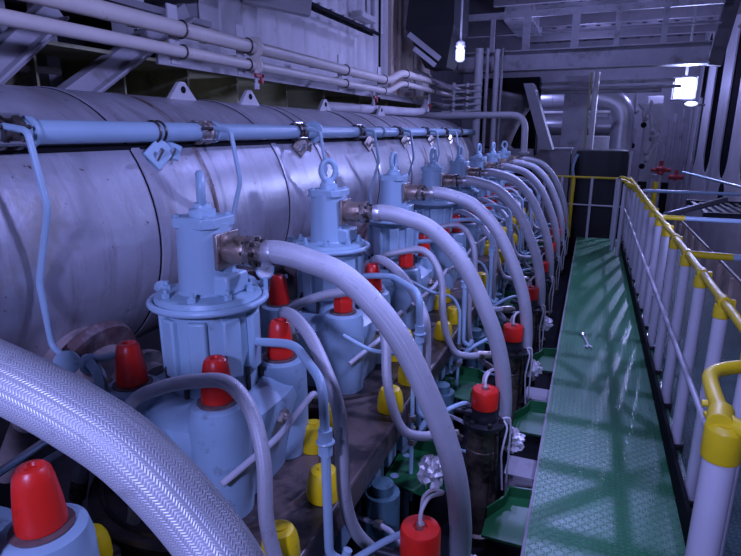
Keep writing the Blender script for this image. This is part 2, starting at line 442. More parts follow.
# ================================================================= CYLINDER COVERS
def make_cover():
    r = thing('cylinder_cover', '', 'cylinder cover', (-1.2,0,.497)); off = (-1.2,0,.497)
    a = MB(); n = 48
    def ring(hx, z):
        pts = []
        for i in range(n):
            th = 2*pi*i/n; c, s_ = cos(th), sin(th); p = 3.2
            k = 1/((abs(c)**p + abs(s_)**p)**(1/p))
            pts.append((-1.2+hx*c*k, hx*s_*k*1.02, z))
        return pts
    prof = [(.235,.497),(.24,.56),(.265,.70),(.28,.76),(.27,.80),(.20,.84),(.165,.845)]
    vs = []
    for hx, z in prof: vs += ring(hx, z)
    fs = []
    for j in range(len(prof)-1):
        for i in range(n):
            k = (i+1) % n; fs.append((j*n+i, j*n+k, (j+1)*n+k, (j+1)*n+i))
    fs.append(tuple(range(n-1,-1,-1))); fs.append(tuple((len(prof)-1)*n+i for i in range(n)))
    a.add(vs, fs); a.build('body', M['paint_oily'], r, off)
    for sx in (-1, 1):
        for sy in (-1, 1):
            a = MB(); a.lathe([(.092,0),(.098,.08),(.098,.25),(.096,.34),(.088,.375),(.078,.382)], (-1.2+(sx*.178 if sx > 0 else -.166), sy*.19, .50), (0,0,1), 28)
            b_ = a.build('stud_boss', M['paint_oily'], r, off)
            c = MB(); c.lathe([(.064,0),(.064,.006),(.054,.008)], (-1.2+(sx*.178 if sx > 0 else -.166), sy*.19, .881), (0,0,1), 24); c.build('nut_washer', M['rust'], b_, off)
    a = MB(); a.lathe([(.07,0),(.07,.035),(.062,.045),(.02,.047)], (-1.185,-.262,.725), (-.1,-1,.15), 26); a.build('inspection_plug', M['paint'], r, off)
    for k in range(5):
        th = -pi/2 + (k-2)*.5
    a = MB(); a.cyl((-.94,.02,.74), (-.905,.02,.74), .03, seg=6); a.cyl((-.91,.02,.74), (-.885,.02,.74), .016, seg=12); a.build('drain_plug', M['steel'], r, off)
    a = MB(); a.tube(fillet([(-.945,-.30,.675),(-.86,-.11,.745),(-.815,.055,.835),(-.83,.10,.80)], .03), .0115, 10); a.build('locking_rod', M['post'], r, off)
    return r
cov0 = make_cover()
for k in range(9):
    o = cov0 if k == 0 else copy_tree(cov0)
    o.location.y = YK[k]
    tag(o, f'pale blue cylinder cover with four red capped studs, {NEAR[k]} in the engine row', 'cylinder cover', 'cylinder covers')

def make_red_cap():
    a = MB(); a.lathe([(.050,0),(.051,.01),(.0475,.055),(.041,.105),(.036,.128),(.028,.138),(.017,.139),(.013,.132),(.004,.130)], (0,0,0), (0,0,1), 28)
    return a.build('stud_cap', M['red'])
def make_red_cup():
    a = MB(); a.lathe([(.047,0),(.047,.004),(.045,.085),(.041,.094),(.02,.096)], (0,0,0), (0,0,1), 8)
    return a.build('stud_cap', M['red'], None, (0,0,0), .003)
rc_a, rc_b = make_red_cap(), make_red_cup()
used = {0: False, 1: False}
WHERE = {(1,-1): 'near walkway-side corner', (-1,-1): 'near corner by the exhaust pipe', (1,1): 'far walkway-side corner', (-1,1): 'far corner on the exhaust pipe side'}
for k in range(9):
    for (sx, sy), wh in WHERE.items():
        if sx < 0 and sy > 0: continue               # hidden behind the valve
        if k == 0 and sx < 0: continue
        kind = 1 if (sx > 0 and sy < 0 and k in (2, 3, 4, 5)) else 0
        src = (rc_a, rc_b)[kind]
        o = src if not used[kind] else copy_tree(src); used[kind] = True
        o.location = (-1.2+(sx*.178 if sx > 0 else -.166), YK[k]+sy*.19, .8905)
        o.rotation_euler = (random.uniform(-.02,.02), random.uniform(-.02,.02), random.uniform(0,6))
        shape = 'straight sided red cup' if kind else 'tapered red cap'
        tag(o, f'{shape} on the {NEAR[k]} cylinder cover, {wh}', 'cap', 'red stud caps on the cylinder covers')

# yellow caps on the engine top
def make_yellow_cap():
    a = MB(); a.lathe([(.056,0),(.058,.012),(.056,.05),(.050,.08),(.041,.098),(.026,.105),(.020,.104),(.019,.108),(.006,.109)], (0,0,0), (0,0,1), 26)
    return a.build('nut_cap', M['yellow'])
yc = make_yellow_cap(); first = True
YP = [((.285,.235), 'beside the cover'), ((.285,.405), 'inner one of the gap beyond'), ((.455,-.02), 'on the edge abreast it'), ((.463,-.32), 'on the edge just before it'), ((-.04,.46), 'deep in the gap beyond')]
for k in range(9):
    for (dx, dy), wh in YP:
        if dx < 0 and k > 0: continue
        if k == 0 and (dy < 0 or dy < .3): continue
        o = yc if first else copy_tree(yc); first = False
        o.location = (-1.2+dx, YK[k]+dy, .499); o.rotation_euler.z = random.uniform(0, 6)
        sc = random.uniform(.94, 1.04); o.scale = (sc, sc, sc)
        tag(o, f'yellow nut cap by the {NEAR[k]} cylinder cover, {wh}', 'cap', 'yellow nut caps on the engine top')

# ================================================================= EXHAUST VALVES
def make_valve(eye_angle=None):
    cx = -1.176
    r = thing('exhaust_valve', '', 'exhaust valve', (cx,0,.846)); off = (cx,0,.846)
    a = MB(); a.lathe([(.150,0),(.150,.05),(.148,.26),(.153,.298)], (cx,0,.847), (0,0,1), 40); hs = a.build('housing', M['paint'], r, off)
    for k in range(9):
        th = 2*pi*k/9 + .2
        a = MB(); a.box((cx+.152*cos(th), .152*sin(th), 1.012), (.03,.062,.205), (0,0,th)); a.build('rib', M['paint'], hs, off, .008)
    for k in range(9):
        th = 2*pi*k/9 + .2 + pi/9
        a = MB(); a.cyl((cx+.158*cos(th), .158*sin(th), .848), (cx+.158*cos(th), .158*sin(th), .93), .008, seg=8); a.build('stud', M['dark_steel'], hs, off)
    a = MB(); a.lathe([(.155,0),(.174,.006),(.178,.02),(.172,.034),(.10,.04)], (cx,0,1.142), (0,0,1), 48); a.build('flange', M['paint'], r, off)
    a = MB(); pth = []
    for i in range(30):
        th = radians(175) + radians(235)*i/29
        pth.append((cx+.190*cos(th), .190*sin(th), 1.152))
    pth = [(cx-.262,.05,1.148)] + pth
    a.tube(pth, .0115, 12); a.lathe([(.024,0),(.026,.01),(.022,.04)], (cx-.262,.055,1.148), (.95,-.3,0), 14); a.build('ring_pipe', M['paint_clean'], r, off)
    for k in range(8):
        th = 2*pi*k/8+.3
        if abs(th-6.2) < .2: continue
        a = MB(); x, y = cx+.146*cos(th), .146*sin(th)
        a.cyl((x,y,1.178), (x,y,1.195), .014, seg=6); a.cyl((x,y,1.195), (x,y,1.209), .008, seg=10); a.build('flange_nut', M['paint'], r, off)
    a = MB(); a.lathe([(.104,0),(.102,.012),(.095,.02),(.092,.12),(.088,.22),(.088,.245)], (cx,0,1.168), (0,0,1), 40); ac = a.build('actuator', M['paint_clean'], r, off)
    a = MB(); a.box2((cx+.04,-.06,1.18), (cx+.125,.06,1.25)); a.build('side_block', M['paint_clean'], ac, off, .01)
    a = MB()
    poly = [(q[0]*.91, q[1]*.91) for q in [(-.093,-.06),(-.06,-.093),(.06,-.093),(.093,-.06),(.093,.06),(.06,.093),(-.06,.093),(-.093,.06)]]
    a.prism(poly, (cx,0,1.400), (1,0,0), (0,1,0), .034); a.build('top_plate', M['paint_clean'], r, off, .004)
    for sx, sy in ((1,1),(-1,1),(1,-1),(-1,-1)):
        a = MB(); a.cyl((cx+sx*.058,sy*.058,1.434), (cx+sx*.058,sy*.058,1.442), .011, seg=6); a.build('plate_bolt', M['paint_clean'], r, off)
    e = bpy.data.objects.new('eyebolt', None)
    a = MB(); a.lathe([(.044,0),(.042,.022),(.030,.028),(.026,.042)], (0,0,0), (0,0,1), 20)
    a.torus((0,0,.086), .034, .0145, (0,1,0), 28, 10, 1.0, 1.4)
    eb = a.build('eyebolt', M['paint_clean'], r, (0,0,0)); eb.location = (0,0,1.434-.846); bpy.data.objects.remove(e)
    # connection on the walkway side
    zc = 1.328
    a = MB(); a.box2((cx+.078,-.06,zc-.06), (cx+.094,.06,zc+.058)); cn = a.build('mounting_plate', M['steel'], r, off, .003)
    a = MB(); a.lathe([(.046,0),(.048,.01),(.048,.08),(.044,.086)], (cx+.092,0,zc), (1,0,0), 26); a.build('coupling', M['brass'], r, off)
    a = MB(); a.lathe([(.030,0),(.051,.002),(.052,.024),(.030,.028)], (cx+.175,0,zc), (1,0,0), 26); fl = a.build('coupling_flange', M['steel'], r, off)
    for k in range(8):
        th = 2*pi*k/8
        a = MB(); a.cyl((cx+.167,.042*cos(th),zc+.042*sin(th)), (cx+.210,.042*cos(th),zc+.042*sin(th)), .0085, seg=6); a.build('bolt', M['dark_steel'], fl, off)
    return r
val0 = make_valve()
EYE = [.5, -.85, .46, 1.45, 1.3, 1.3, 1.2, 1.35, .15]
for k in range(9):
    o = val0 if k == 0 else copy_tree(val0)
    o.location.y = YK[k]
    for ch in o.children:
        if ch.name.startswith('eyebolt'): ch.rotation_euler.z = EYE[k]
    tag(o, f'pale blue exhaust valve with lifting eye on top, {NEAR[k]} in the engine row', 'exhaust valve', 'exhaust valves')

# gauge on the second cylinder (nearest visible valve)
root = thing('pressure_gauge', 'small round pressure gauge with white dial beside the nearest fully visible exhaust valve', 'gauge', (-1.028,1.60,1.158)); off = (-1.028,1.60,1.158)
a = MB(); a.cyl((-1.028,1.60,1.158), (-1.028,1.60,1.21), .008, seg=10); a.build('stem', M['paint'], root, off)
nrm = Vector((.55,-.83,.1)).normalized(); ctr = Vector((-1.028,1.60,1.232))
a = MB(); a.lathe([(.024,0),(.032,.004),(.032,.026),(.028,.028)], ctr-nrm*.028, nrm, 24); a.build('case', M['paint'], root, off)
a = MB(); a.lathe([(.026,0),(.026,.002)], ctr, nrm, 24); dl = a.build('dial', M['dial'], root, off)
a = MB(); a.bar(ctr+nrm*.0025, ctr+nrm*.0025+Vector((.012,.008,.012)), .002, .001); a.build('needle', M['void'], dl, off)

# ================================================================= BIG BRAIDED HOSES
def make_hose(pts=None, end=None):
    r = thing('hydraulic_hose', '', 'hose', (-.30,.10,.28)); off = (-.30,.10,.28)
    pts = pts or [(-.936,0,1.328),(-.89,0,1.332),(-.80,.005,1.316),(-.655,.015,1.26),(-.50,.03,1.095),(-.375,.05,.84),(-.315,.07,.64),(-.292,.09,.45),(-.290,.10,.31)]
    P = smooth(pts, 10)
    a = MB(); a.tube(P, .038, 28); a.build('braided_sleeve', M['braid'], r, off)
    a = MB(); a.lathe([(.022,0),(.030,.002),(.030,.055),(.022,.057)], (-.978,0,1.328), (1,0,0), 22); a.build('end_fitting', M['steel'], r, off)
    a = MB(); a.lathe([(.036,0),(.0405,.002),(.0405,.03),(.0385,.034)], (-.937,0,1.3282), (1,0,.01), 26, False, False); a.build('ferrule', M['silver'], r, off)
    ex, ey = pts[-1][0], pts[-1][1]
    a = MB(); a.cyl((ex,ey,.335), (ex,ey,.215), .038, seg=20); a.cyl((ex,ey,.25), (ex,ey,.20), .05, seg=6); a.build('lower_fitting', M['black'], r, off)
    return r
h0 = make_hose()
hn = make_hose([(-.936,0,1.33),(-.88,-.025,1.37),(-.78,-.06,1.415),(-.684,-.085,1.428),(-.60,-.088,1.415),(-.52,-.084,1.390),(-.445,-.078,1.352),(-.372,-.072,1.283),(-.31,-.077,1.21),(-.265,-.07,1.06),(-.245,-.05,.80),(-.24,-.03,.55),(-.24,-.02,.31)])
for k in range(9):
    o = hn if k == 0 else h0 if k == 1 else copy_tree(h0)
    o.location.y = YK[k] + .10
    if k: o.location.x = -.30 + .004*(YK[k]-2.43)
    tag(o, f'thick braided hose arching from an exhaust valve to its pump, {NEAR[k]} of the row', 'hose', 'thick braided hoses')

# ---- smaller braided hoses
def make_hose_a():
    r = thing('braided_hose', '', 'hose', (-.48,-.315,.40)); off = (-.48,-.315,.40)
    pts = [(-1.275,-.36,.42),(-1.235,-.36,.58),(-1.26,-.35,.70),(-1.28,-.33,.82),(-1.235,-.315,.905),(-1.12,-.315,.97),(-1.0,-.315,1.01),(-.885,-.315,1.025),(-.80,-.335,.965),(-.745,-.37,.85),(-.725,-.40,.68),(-.69,-.40,.53),(-.645,-.39,.445),(-.575,-.35,.415),(-.52,-.30,.41)]
    a = MB(); a.tube(smooth(pts, 8), .021, 18); a.build('braided_sleeve', M['braid_small'], r, off)
    a = MB(); a.cyl((-.53,-.305,.41), (-.46,-.26,.405), .024, seg=14); a.cyl((-.47,-.268,.405), (-.44,-.25,.405), .017, seg=6); a.build('end_fitting', M['steel'], r, off)
    a = MB(); a.cyl((-1.27,-.36,.43), (-1.285,-.36,.34), .023, seg=14); a.cyl((-1.285,-.36,.34), (-1.295,-.36,.26), .03, seg=6); a.build('inner_fitting', M['steel'], r, off)
    return r
def make_hose_b():
    r = thing('braided_hose', '', 'hose', (-.67,.2,.08)); off = (-.67,.2,.08)
    pts = [(-1.06,.33,.93),(-1.06,.29,1.0),(-1.02,.23,1.045),(-.95,.18,1.052),(-.845,.10,1.02),(-.74,.0,.96),(-.66,-.075,.87),(-.64,-.095,.74),(-.64,-.08,.56),(-.635,-.02,.40),(-.61,.06,.27),(-.55,.10,.19)]
    a = MB(); a.tube(smooth(pts, 8), .0225, 18); a.build('braided_sleeve', M['braid_small'], r, off)
    a = MB(); a.cyl((-1.06,.328,.935), (-1.06,.36,.885), .021, seg=14); a.build('inner_fitting', M['steel'], r, off)
    a = MB(); a.cyl((-.56,.095,.20), (-.50,.12,.155), .022, seg=14); a.build('end_fitting', M['steel'], r, off)
    return r
# rigid pipe from the valve down to the engine side
def make_rigid():
    r = thing('cooling_pipe', '', 'pipe', (-.64,.03,.1)); off = (-.64,.03,.1)
    a = MB(); a.tube(fillet([(-1.045,.03,1.0),(-.85,.0,1.03),(-.65,-.20,1.02),(-.645,-.20,.9),(-.64,-.20,.44),(-.60,-.18,.41),(-.59,-.17,.45)], .06), .0145, 14); p = a.build('pipe', M['paint_clean'], r, off)
    a = MB(); a.cyl((-.644,-.20,.79), (-.644,-.20,.87), .022, seg=8); a.torus((-.644,-.20,.83), .022, .006, seg=18, sg=6); a.build('union', M['paint_clean'], r, off)
    return r
def make_thin():
    r = thing('drain_pipe', '', 'pipe', (-.665,-.25,.0)); off = (-.665,-.25,.0)
    a = MB(); a.tube(fillet([(-.92,-.42,.86),(-.80,-.40,.80),(-.70,-.25,.74),(-.655,-.25,.66),(-.655,-.25,.0)], .05), .0095, 10); a.build('pipe', M['paint'], r, off)
    for z in (.30,.36,.42):
        a = MB(); a.cyl((-.655,-.25,z), (-.655,-.25,z+.028), .019, seg=6); a.build('union', M['steel'], r, off)
    return r
HA, HB, RG, TH = make_hose_a(), make_hose_b(), make_rigid(), make_thin()
fa = fb = fr = ft = True
for k in range(9):
    if k >= 1:
        o = HA if fa else copy_tree(HA); fa = False
        o.location.y = YK[k]-.315
        tag(o, f'slim braided hose looping over the near side of the {NEAR[k]} cylinder cover', 'hose', 'slim braided hoses')
    if k >= 1:
        o = HB if fb else copy_tree(HB); fb = False
        o.location.y = YK[k]+.2
        tag(o, f'slim braided hose dropping from the far corner of the {NEAR[k]} cylinder cover', 'hose', 'slim braided hoses')
        o = RG if fr else copy_tree(RG); fr = False
        o.location.y = YK[k]+.03
        tag(o, f'pale blue rigid pipe bending down from the {NEAR[k]} exhaust valve housing', 'pipe', 'rigid cooling pipes')
    if k >= 2:
        o = TH if ft else copy_tree(TH); ft = False
        o.location.y = YK[k]-.25
        tag(o, f'thin pale drain pipe with hexagon unions beside the {NEAR[k]} cylinder cover', 'pipe', 'thin drain pipes')

# steel bars by the nearest cover
a = MB(); a.tube([(-1.42,.80,.80),(-1.205,.86,.955)], .011, 12); tag(a.build('steel_rod', M['bright_steel'], None, (-1.42,.80,.80)), 'straight bright steel rod beside the red cap on the nearest cylinder cover', 'rod')
a = MB(); a.tube([(-1.36,.86,.80),(-1.16,.90,.93)], .009, 12); tag(a.build('steel_rod', M['grey'], None, (-1.36,.86,.80)), 'dull dark rod lying behind the bright steel rod near the nearest cover', 'rod')

root = thing('braided_hose', 'short pale braided hose with steel end in the dark gap beyond the nearest cover', 'hose', (-1.62,1.2,.30)); off = (-1.62,1.2,.30)
a = MB(); a.tube([(-1.50,1.2,.75),(-1.514,1.2,.70),(-1.577,1.2,.512)], .026, 16); a.build('braided_sleeve', M['braid_small'], root, off)
a = MB(); a.cyl((-1.575,1.2,.52), (-1.60,1.2,.44), .029, seg=14); a.cyl((-1.60,1.2,.44), (-1.64,1.2,.30), .017, seg=10); a.build('end_fitting', M['steel'], root, off)
a = MB(); a.cyl((-1.65,1.1,.777), (-1.80,1.1,.55), .045, seg=16); tag(a.build('pipe_stub', M['browngrey'], None, (-1.72,1.1,.55)), 'dull brown pipe stub in the dark gap behind the bright steel rod', 'pipe')

def make_line():
    r = thing('fuel_line', '', 'pipe', (-.6,.05,.2)); off = (-.6,.05,.2)
    a = MB(); a.tube(fillet([(-.79,.28,.20),(-.60,.24,.21),(-.50,.10,.27),(-.43,.06,.27)], .05), .0105, 10); a.build('pipe', M['post'], r, off)
    a = MB(); a.tube(fillet([(-.78,.10,.13),(-.58,.10,.13),(-.54,.02,.16),(-.43,.0,.16)], .04), .008, 10); a.build('pipe', M['paint_clean'], r, off)
    a = MB(); a.cyl((-.66,.252,.207), (-.63,.246,.209), .02, seg=6); a.build('union', M['steel'], r, off)
    a = MB(); a.cyl((-.66,.10,.13), (-.625,.10,.13), .017, seg=6); a.build('union', M['bright_steel'], r, off)
    return r
fl_ = make_line()
for k in range(1, 9):
    o = fl_ if k == 1 else copy_tree(fl_)
    o.location.y = YK[k]+.05
    tag(o, f'pair of thin pale fuel lines low between the engine and the {NEAR[k-1] if k < 8 else "farthest"} fuel pump', 'pipe', 'fuel lines to the pumps')

# ================================================================= PUMPS
def make_pump():
    x = -.37
    r = thing('fuel_pump', '', 'pump', (x,0,-.30)); off = (x,0,-.30)
    a = MB(); a.lathe([(.095,0),(.095,.05),(.078,.06),(.078,.24),(.074,.25),(.074,.44),(.078,.42),(.078,.51),(.074,.515),(.074,.635)], (x,0,-.30), (0,0,1), 28); a.build('body', M['grime'], r, off)
    a = MB(); a.lathe([(.07,0),(.098,.003),(.099,.02),(.07,.026)], (x,0,.333), (0,0,1), 30); fl = a.build('flange', M['black'], r, off)
    for q in range(6):
        th = 2*pi*q/6
        a = MB(); a.cyl((x+.083*cos(th),.083*sin(th),.355), (x+.083*cos(th),.083*sin(th),.375), .011, seg=6); a.build('bolt', M['dark_steel'], fl, off)
    a = MB(); a.lathe([(.063,0),(.063,.03),(.06,.034),(.06,.068)], (x,0,.357), (0,0,1), 28); a.build('collar', M['black'], r, off)
    a = MB(); a.lathe([(.060,0),(.0635,.002),(.0635,.082),(.059,.092),(.03,.095),(.022,.094),(.018,.088),(.004,.087)], (x,0,.425), (0,0,1), 30); a.build('red_cover', M['red'], r, off)
    a = MB(); a.cyl((x,0,.51), (x,0,.53), .014, seg=6); a.build('pipe_nut', M['steel'], r, off)
    a = MB(); a.tube(fillet([(x,0,.52),(x-.004,.005,.565),(x+.01,.05,.595),(x+.05,.10,.585),(x+.0,.14,.56),(x-.03,.13,.53),(x-.04,.12,.36)], .022), .0065, 10); a.build('leak_pipe', M['cable'], r, off)
    a = MB(); a.tube(fillet([(x+.09,.01,.37),(x+.115,.0,.34),(x+.095,-.02,.2),(x+.11,-.01,.0)], .03), .005, 8); a.tube(fillet([(x+.07,.02,.36),(x+.12,.03,.38),(x+.125,.05,.30),(x+.12,.06,.0)], .03), .005, 8); a.build('cable', M['cable'], r, off)
    for sy in (-.06, -.035):
        a = MB(); a.cyl((x+.06+abs(sy)*.3,sy,.0), (x+.06+abs(sy)*.3,sy,.31), .0065, seg=8); a.build('tie_rod', M['dark_steel'], r, off)
    a = MB(); a.lathe([(.030,0),(.030,.03),(.018,.032),(.018,.09)], (x-.055,0,.385), (-1,0,0), 16); a.build('inlet_port', M['black'], r, off)
    return r
pm = make_pump()
def pump_x(k): return -.37 + .006*(YK[k]-2.43)
for k in range(1, 9):
    o = pm if k == 1 else copy_tree(pm)
    o.location.x = pump_x(k) - (.012 if k == 1 else 0); o.location.y = YK[k] - (.07 if k == 1 else 0); o.location.z = -.30
    tag(o, f'black fuel pump with red top cover by the walkway, {NEAR[k-1] if k < 8 else "farthest"} of the row', 'pump', 'fuel pumps along the walkway')

def make_oil_pipe():
    r = thing('oil_pipe', '', 'pipe', (-.63,0,.33)); off = (-.63,0,.33)
    a = MB(); a.tube(fillet([(-.70,-.24,.24),(-.60,-.19,.40),(-.50,-.09,.445),(-.445,-.01,.44),(-.43,.03,.36)], .05), .0115, 12); a.build('pipe', M['paint_clean'], r, off)
    a = MB(); a.cyl((-.625,-.20,.36), (-.60,-.19,.40), .019, seg=6); a.build('union', M['paint_clean'], r, off)
    a = MB(); a.cyl((-.67,-.225,.285), (-.65,-.213,.32), .021, seg=8); a.build('union', M['paint_clean'], r, off)
    return r
op = make_oil_pipe()
for k in range(1, 9):
    o = op if k == 1 else copy_tree(op)
    o.location.y = YK[k]
    tag(o, f'short pale blue oil pipe arching between the engine and the {NEAR[k-1] if k < 8 else "farthest"} fuel pump', 'pipe', 'oil pipes to the fuel pumps')

def crumple(seed, sx, sy, sz):
    rnd = random.Random(seed); a = MB(); seg, rg = 22, 14; vs = []; fs = []
    for j in range(rg+1):
        ph = -pi/2 + pi*j/rg
        for i in range(seg):
            th = 2*pi*i/seg; q = 1 + rnd.uniform(-.24, .24)
            vs.append((sx*cos(ph)*cos(th)*q, sy*cos(ph)*sin(th)*q, sz*(1+sin(ph)*q)))
    for j in range(rg):
        for i in range(seg):
            k = (i+1) % seg; fs.append((j*seg+i, j*seg+k, (j+1)*seg+k, (j+1)*seg+i))
    fs.append(tuple(range(seg-1,-1,-1))); fs.append(tuple(rg*seg+i for i in range(seg)))
    return a.add(vs, fs)
for k in range(1, 5):
    o = crumple(k, .065, .06, .055).build('foil_wrap', M['foil'], sharp=12)
    o.location = (-.25+.004*(YK[k]-2.43), YK[k]+.17, .12)
    tag(o, f'crumpled silver foil at the foot of the hose by the {NEAR[k-1]} fuel pump', 'foil', 'crumpled foil wraps')
    if k == 1:
        o = crumple(31, .06, .06, .075).build('foil_wrap', M['foil'], sharp=12); o.location = (-.535,YK[2]-.32,.15)
        tag(o, 'rust stained crumpled lagging on the green tray beyond the nearest fuel pump', 'foil', 'crumpled foil wraps')

# green brackets between pumps and trays next to the engine
def make_bracket():
    r = thing('deck_bracket', '', 'bracket', (-.22,-.2,-.02)); off = (-.22,-.2,-.02)
    poly = [(-.12,-.34),(-.30,-.34),(-.30,-.22),(-.235,-.10),(-.225,-.02),(-.12,-.005)]
    a = MB(); a.prism(poly[::-1], (0,0,-.03), (1,0,0), (0,1,0), .012); a.build('plate', M['green'], r, off)
    a = MB(); a.bar((-.12,-.005,-.01), (-.225,-.02,-.01), .008, .09); a.bar((-.225,-.02,-.01), (-.235,-.10,-.01), .008, .09); a.bar((-.235,-.10,-.01), (-.30,-.22,-.01), .008, .09); a.build('lip', M['green'], r, off)
    return r
def make_tray():
    r = thing('drip_tray', '', 'tray', (-.62,-.2,.14)); off = (-.62,-.2,.14)
    a = MB(); a.prism([(-.76,-.35),(-.54,-.39),(-.48,-.30),(-.49,-.12),(-.56,-.05),(-.76,-.05)], (0,0,.14), (1,0,0), (0,1,0), .008); a.build('base', M['green'], r, off)
    a = MB()
    for p, q in (((-.76,-.05),(-.56,-.05)), ((-.56,-.05),(-.49,-.12)), ((-.49,-.12),(-.48,-.30)), ((-.48,-.30),(-.54,-.39))):
        a.bar((*p,.175), (*q,.175), .006, .07)
    a.build('rim', M['green'], r, off)
    for p in ((-.68,-.17),(-.60,-.22),(-.54,-.16)):
        a = MB(); a.cyl((*p,.148), (*p,.156), .008, seg=6); a.build('bolt', M['bright_steel'], r, off)
    return r
bk, tr = make_bracket(), make_tray()
for k in range(1, 9):
    o = None if k > 4 else bk if k == 1 else copy_tree(bk)
    if o: o.location.x = -.22; o.location.y = YK[k]-.2
    if o: tag(o, f'green steel bracket joining the walkway edge near the {NEAR[k-1] if k < 8 else "farthest"} fuel pump', 'bracket', 'green walkway brackets')
    o = tr if k == 1 else copy_tree(tr)
    o.location.y = YK[k]-.2
    tag(o, f'green drip tray between the engine side and the {NEAR[k-1] if k < 8 else "farthest"} fuel pump', 'tray', 'green drip trays')
# pump bed and side boxes below the walkway gap
a = MB(); a.box2((-.70,-.3,-.36), (-.125,9.3,-.302)); tag(a.build('pump_bed', M['void'], None, (-.4,4.5,-.36)), 'steel bed under the row of fuel pumps, coloured near black as shade', 'bed plate')  # near-black colour stands in for the shade of the gap
first = None
for k in range(1, 4):
    if first is None:
        r = thing('junction_box', '', 'box', (-.2,0,-.30)); off = (-.2,0,-.30)
        a = MB(); a.box2((-.285,.30,-.30), (-.135,.48,-.115)); a.build('case', M['white'], r, off, .006)
        a = MB(); a.box2((-.29,.295,-.115), (-.13,.485,-.107)); a.build('lid', M['white_dull'], r, off, .003)
        first = r; o = r
    else: o = copy_tree(first)
    o.location.y = YK[k]
    tag(o, f'grimy white box in the gap beside the walkway beyond the {NEAR[k-1] if k < 8 else "farthest"} fuel pump', 'box', 'white boxes between the fuel pumps')

# ================================================================= STARTING AIR PIPE on the receiver
AX, AZ = -1.85, 1.70
root = thing('air_pipe', 'long pale blue pipe running level along the front of the huge exhaust pipe', 'pipe', (AX,4,AZ-.045)); off = (AX,4,AZ-.045)
a = MB(); a.tube([(AX,-1,AZ),(AX,9.3,AZ)], .044, 22); a.build('pipe', M['paint_clean'], root, off)
CP = [1.33, 2.36, 3.36, 4.40, 5.40, 6.40, 7.3, 8.2]
for i, y in enumerate(CP):
    a = MB()
    a.lathe([(.046,0),(.060,.002),(.060,.022),(.050,.026),(.050,.064),(.060,.068),(.060,.088),(.046,.09)], (AX,y-.045,AZ), (0,1,0), 24, False, False)
    cpg = a.build('coupling', M['dark_steel'] if i != 1 else M['steel'], root, off)
    for q in range(6):
        th = 2*pi*q/6+.3
        b_ = MB(); b_.cyl((AX+.056*cos(th),y-.055,AZ+.056*sin(th)), (AX+.056*cos(th),y+.055,AZ+.056*sin(th)), .009, seg=6); b_.build('bolt', M['bright_steel'] if q % 2 else M['dark_steel'], cpg, off)
    a = MB(); a.lathe([(.045,0),(.056,.002),(.056,.018),(.045,.02)], (AX,y+.075,AZ), (0,1,0), 22, False, False); a.build('flange', M['paint_clean'], root, off)
for y in (2.02, 3.62, 4.9):
    a = MB()
    for d in (0, .035): a.torus((AX,y+d,AZ), .047, .006, (0,1,0), 24, 8)
    a.build('clamp_band', M['paint_clean'] if y > 3 else M['dark_steel'], root, off)
a = MB(); a.lathe([(.045,0),(.075,.002),(.075,.022),(.045,.024)], (AX,3.58,AZ), (0,1,0), 24, False, False); a.build('flange', M['paint_clean'], root, off)

a = MB(); a.box2((AX-.075,-1,AZ-.075), (AX-.02,9.0,AZ-.05)); a.build('pipe_shade_strip', M['void'], root, off)  # black strip stands in for the shade line beneath the pipe

def pipe_foot(y, m, dark):
    r = thing('pipe_bracket', '', 'bracket', (AX-.02,y,AZ-.16)); off = (AX-.02,y,AZ-.16)
    a = MB(); a.bar((AX+.02,y-.06,AZ-.13), (AX+.03,y+.04,AZ-.055), .10, .016, (1,0,.4)); a.bar((AX-.02,y+.03,AZ-.055), (AX+.05,y+.10,AZ-.10), .09, .014, (1,0,.4)); a.build('angle_plate', m, r, off, .003)
    a = MB(); a.bar((AX-.07,y+.01,AZ-.16), (AX+.01,y+.01,AZ-.06), .10, .014); a.build('foot', dark, r, off, .002)
    for d in (-.03, .05):
        a = MB(); a.cyl((AX+.03,y+d,AZ-.12), (AX+.065,y+d,AZ-.075), .011, seg=6); a.build('bolt', M['bright_steel'], r, off)
    return r
for i, y in enumerate((2.03, 3.36, 4.6, 5.6, 6.6, 7.6)):
    o = pipe_foot(y, M['paint'] if i == 0 else M['steel'], M['void'])
    tag(o, ('pale blue' if i == 0 else 'dark bolted') + f' bracket under the long blue pipe, {NEAR[i]} of its brackets', 'bracket', 'brackets under the long blue pipe')

def make_drop():
    r = thing('air_branch_pipe', '', 'pipe', (-1.62,-.2,.93)); off = (-1.62,-.2,.93)
    a = MB(); a.tube(fillet([(AX+.04,-.15,AZ+.02),(AX+.155,-.15,AZ+.005),(-1.655,-.15,1.46),(-1.725,-.17,1.20),(-1.71,-.17,.97),(-1.66,-.18,.95),(-1.55,-.20,.945),(-1.40,-.16,.985)], .025), .0115, 12); a.build('pipe', M['paint_clean'], r, off)
    a = MB(); a.lathe([(.012,0),(.042,.002),(.042,.018),(.012,.02)], (-1.60,-.205,.94), (.55,-.8,.2), 22); a.lathe([(.012,0),(.034,.002),(.034,.02),(.012,.022)], (-1.52,-.20,.945), (1,.1,.2), 20); a.build('flange', M['paint_clean'], r, off)
    a = MB(); a.tube(fillet([(-1.50,-.20,.955),(-1.44,-.22,.93),(-1.42,-.24,.88),(-1.42,-.24,.70)], .03), .022, 4); a.build('angle_bracket', M['paint'], r, off)
    return r
dp = make_drop()
for k in range(1, 8):
    o = dp if k == 1 else copy_tree(dp)
    o.location.y = YK[k] - .03 + .04*(k-1) - .2 + (0.1 if k > 1 else 0)
    tag(o, f'thin blue pipe hanging from the long level blue pipe, {NEAR[k-1]} of its row', 'pipe', 'thin blue branch pipes')

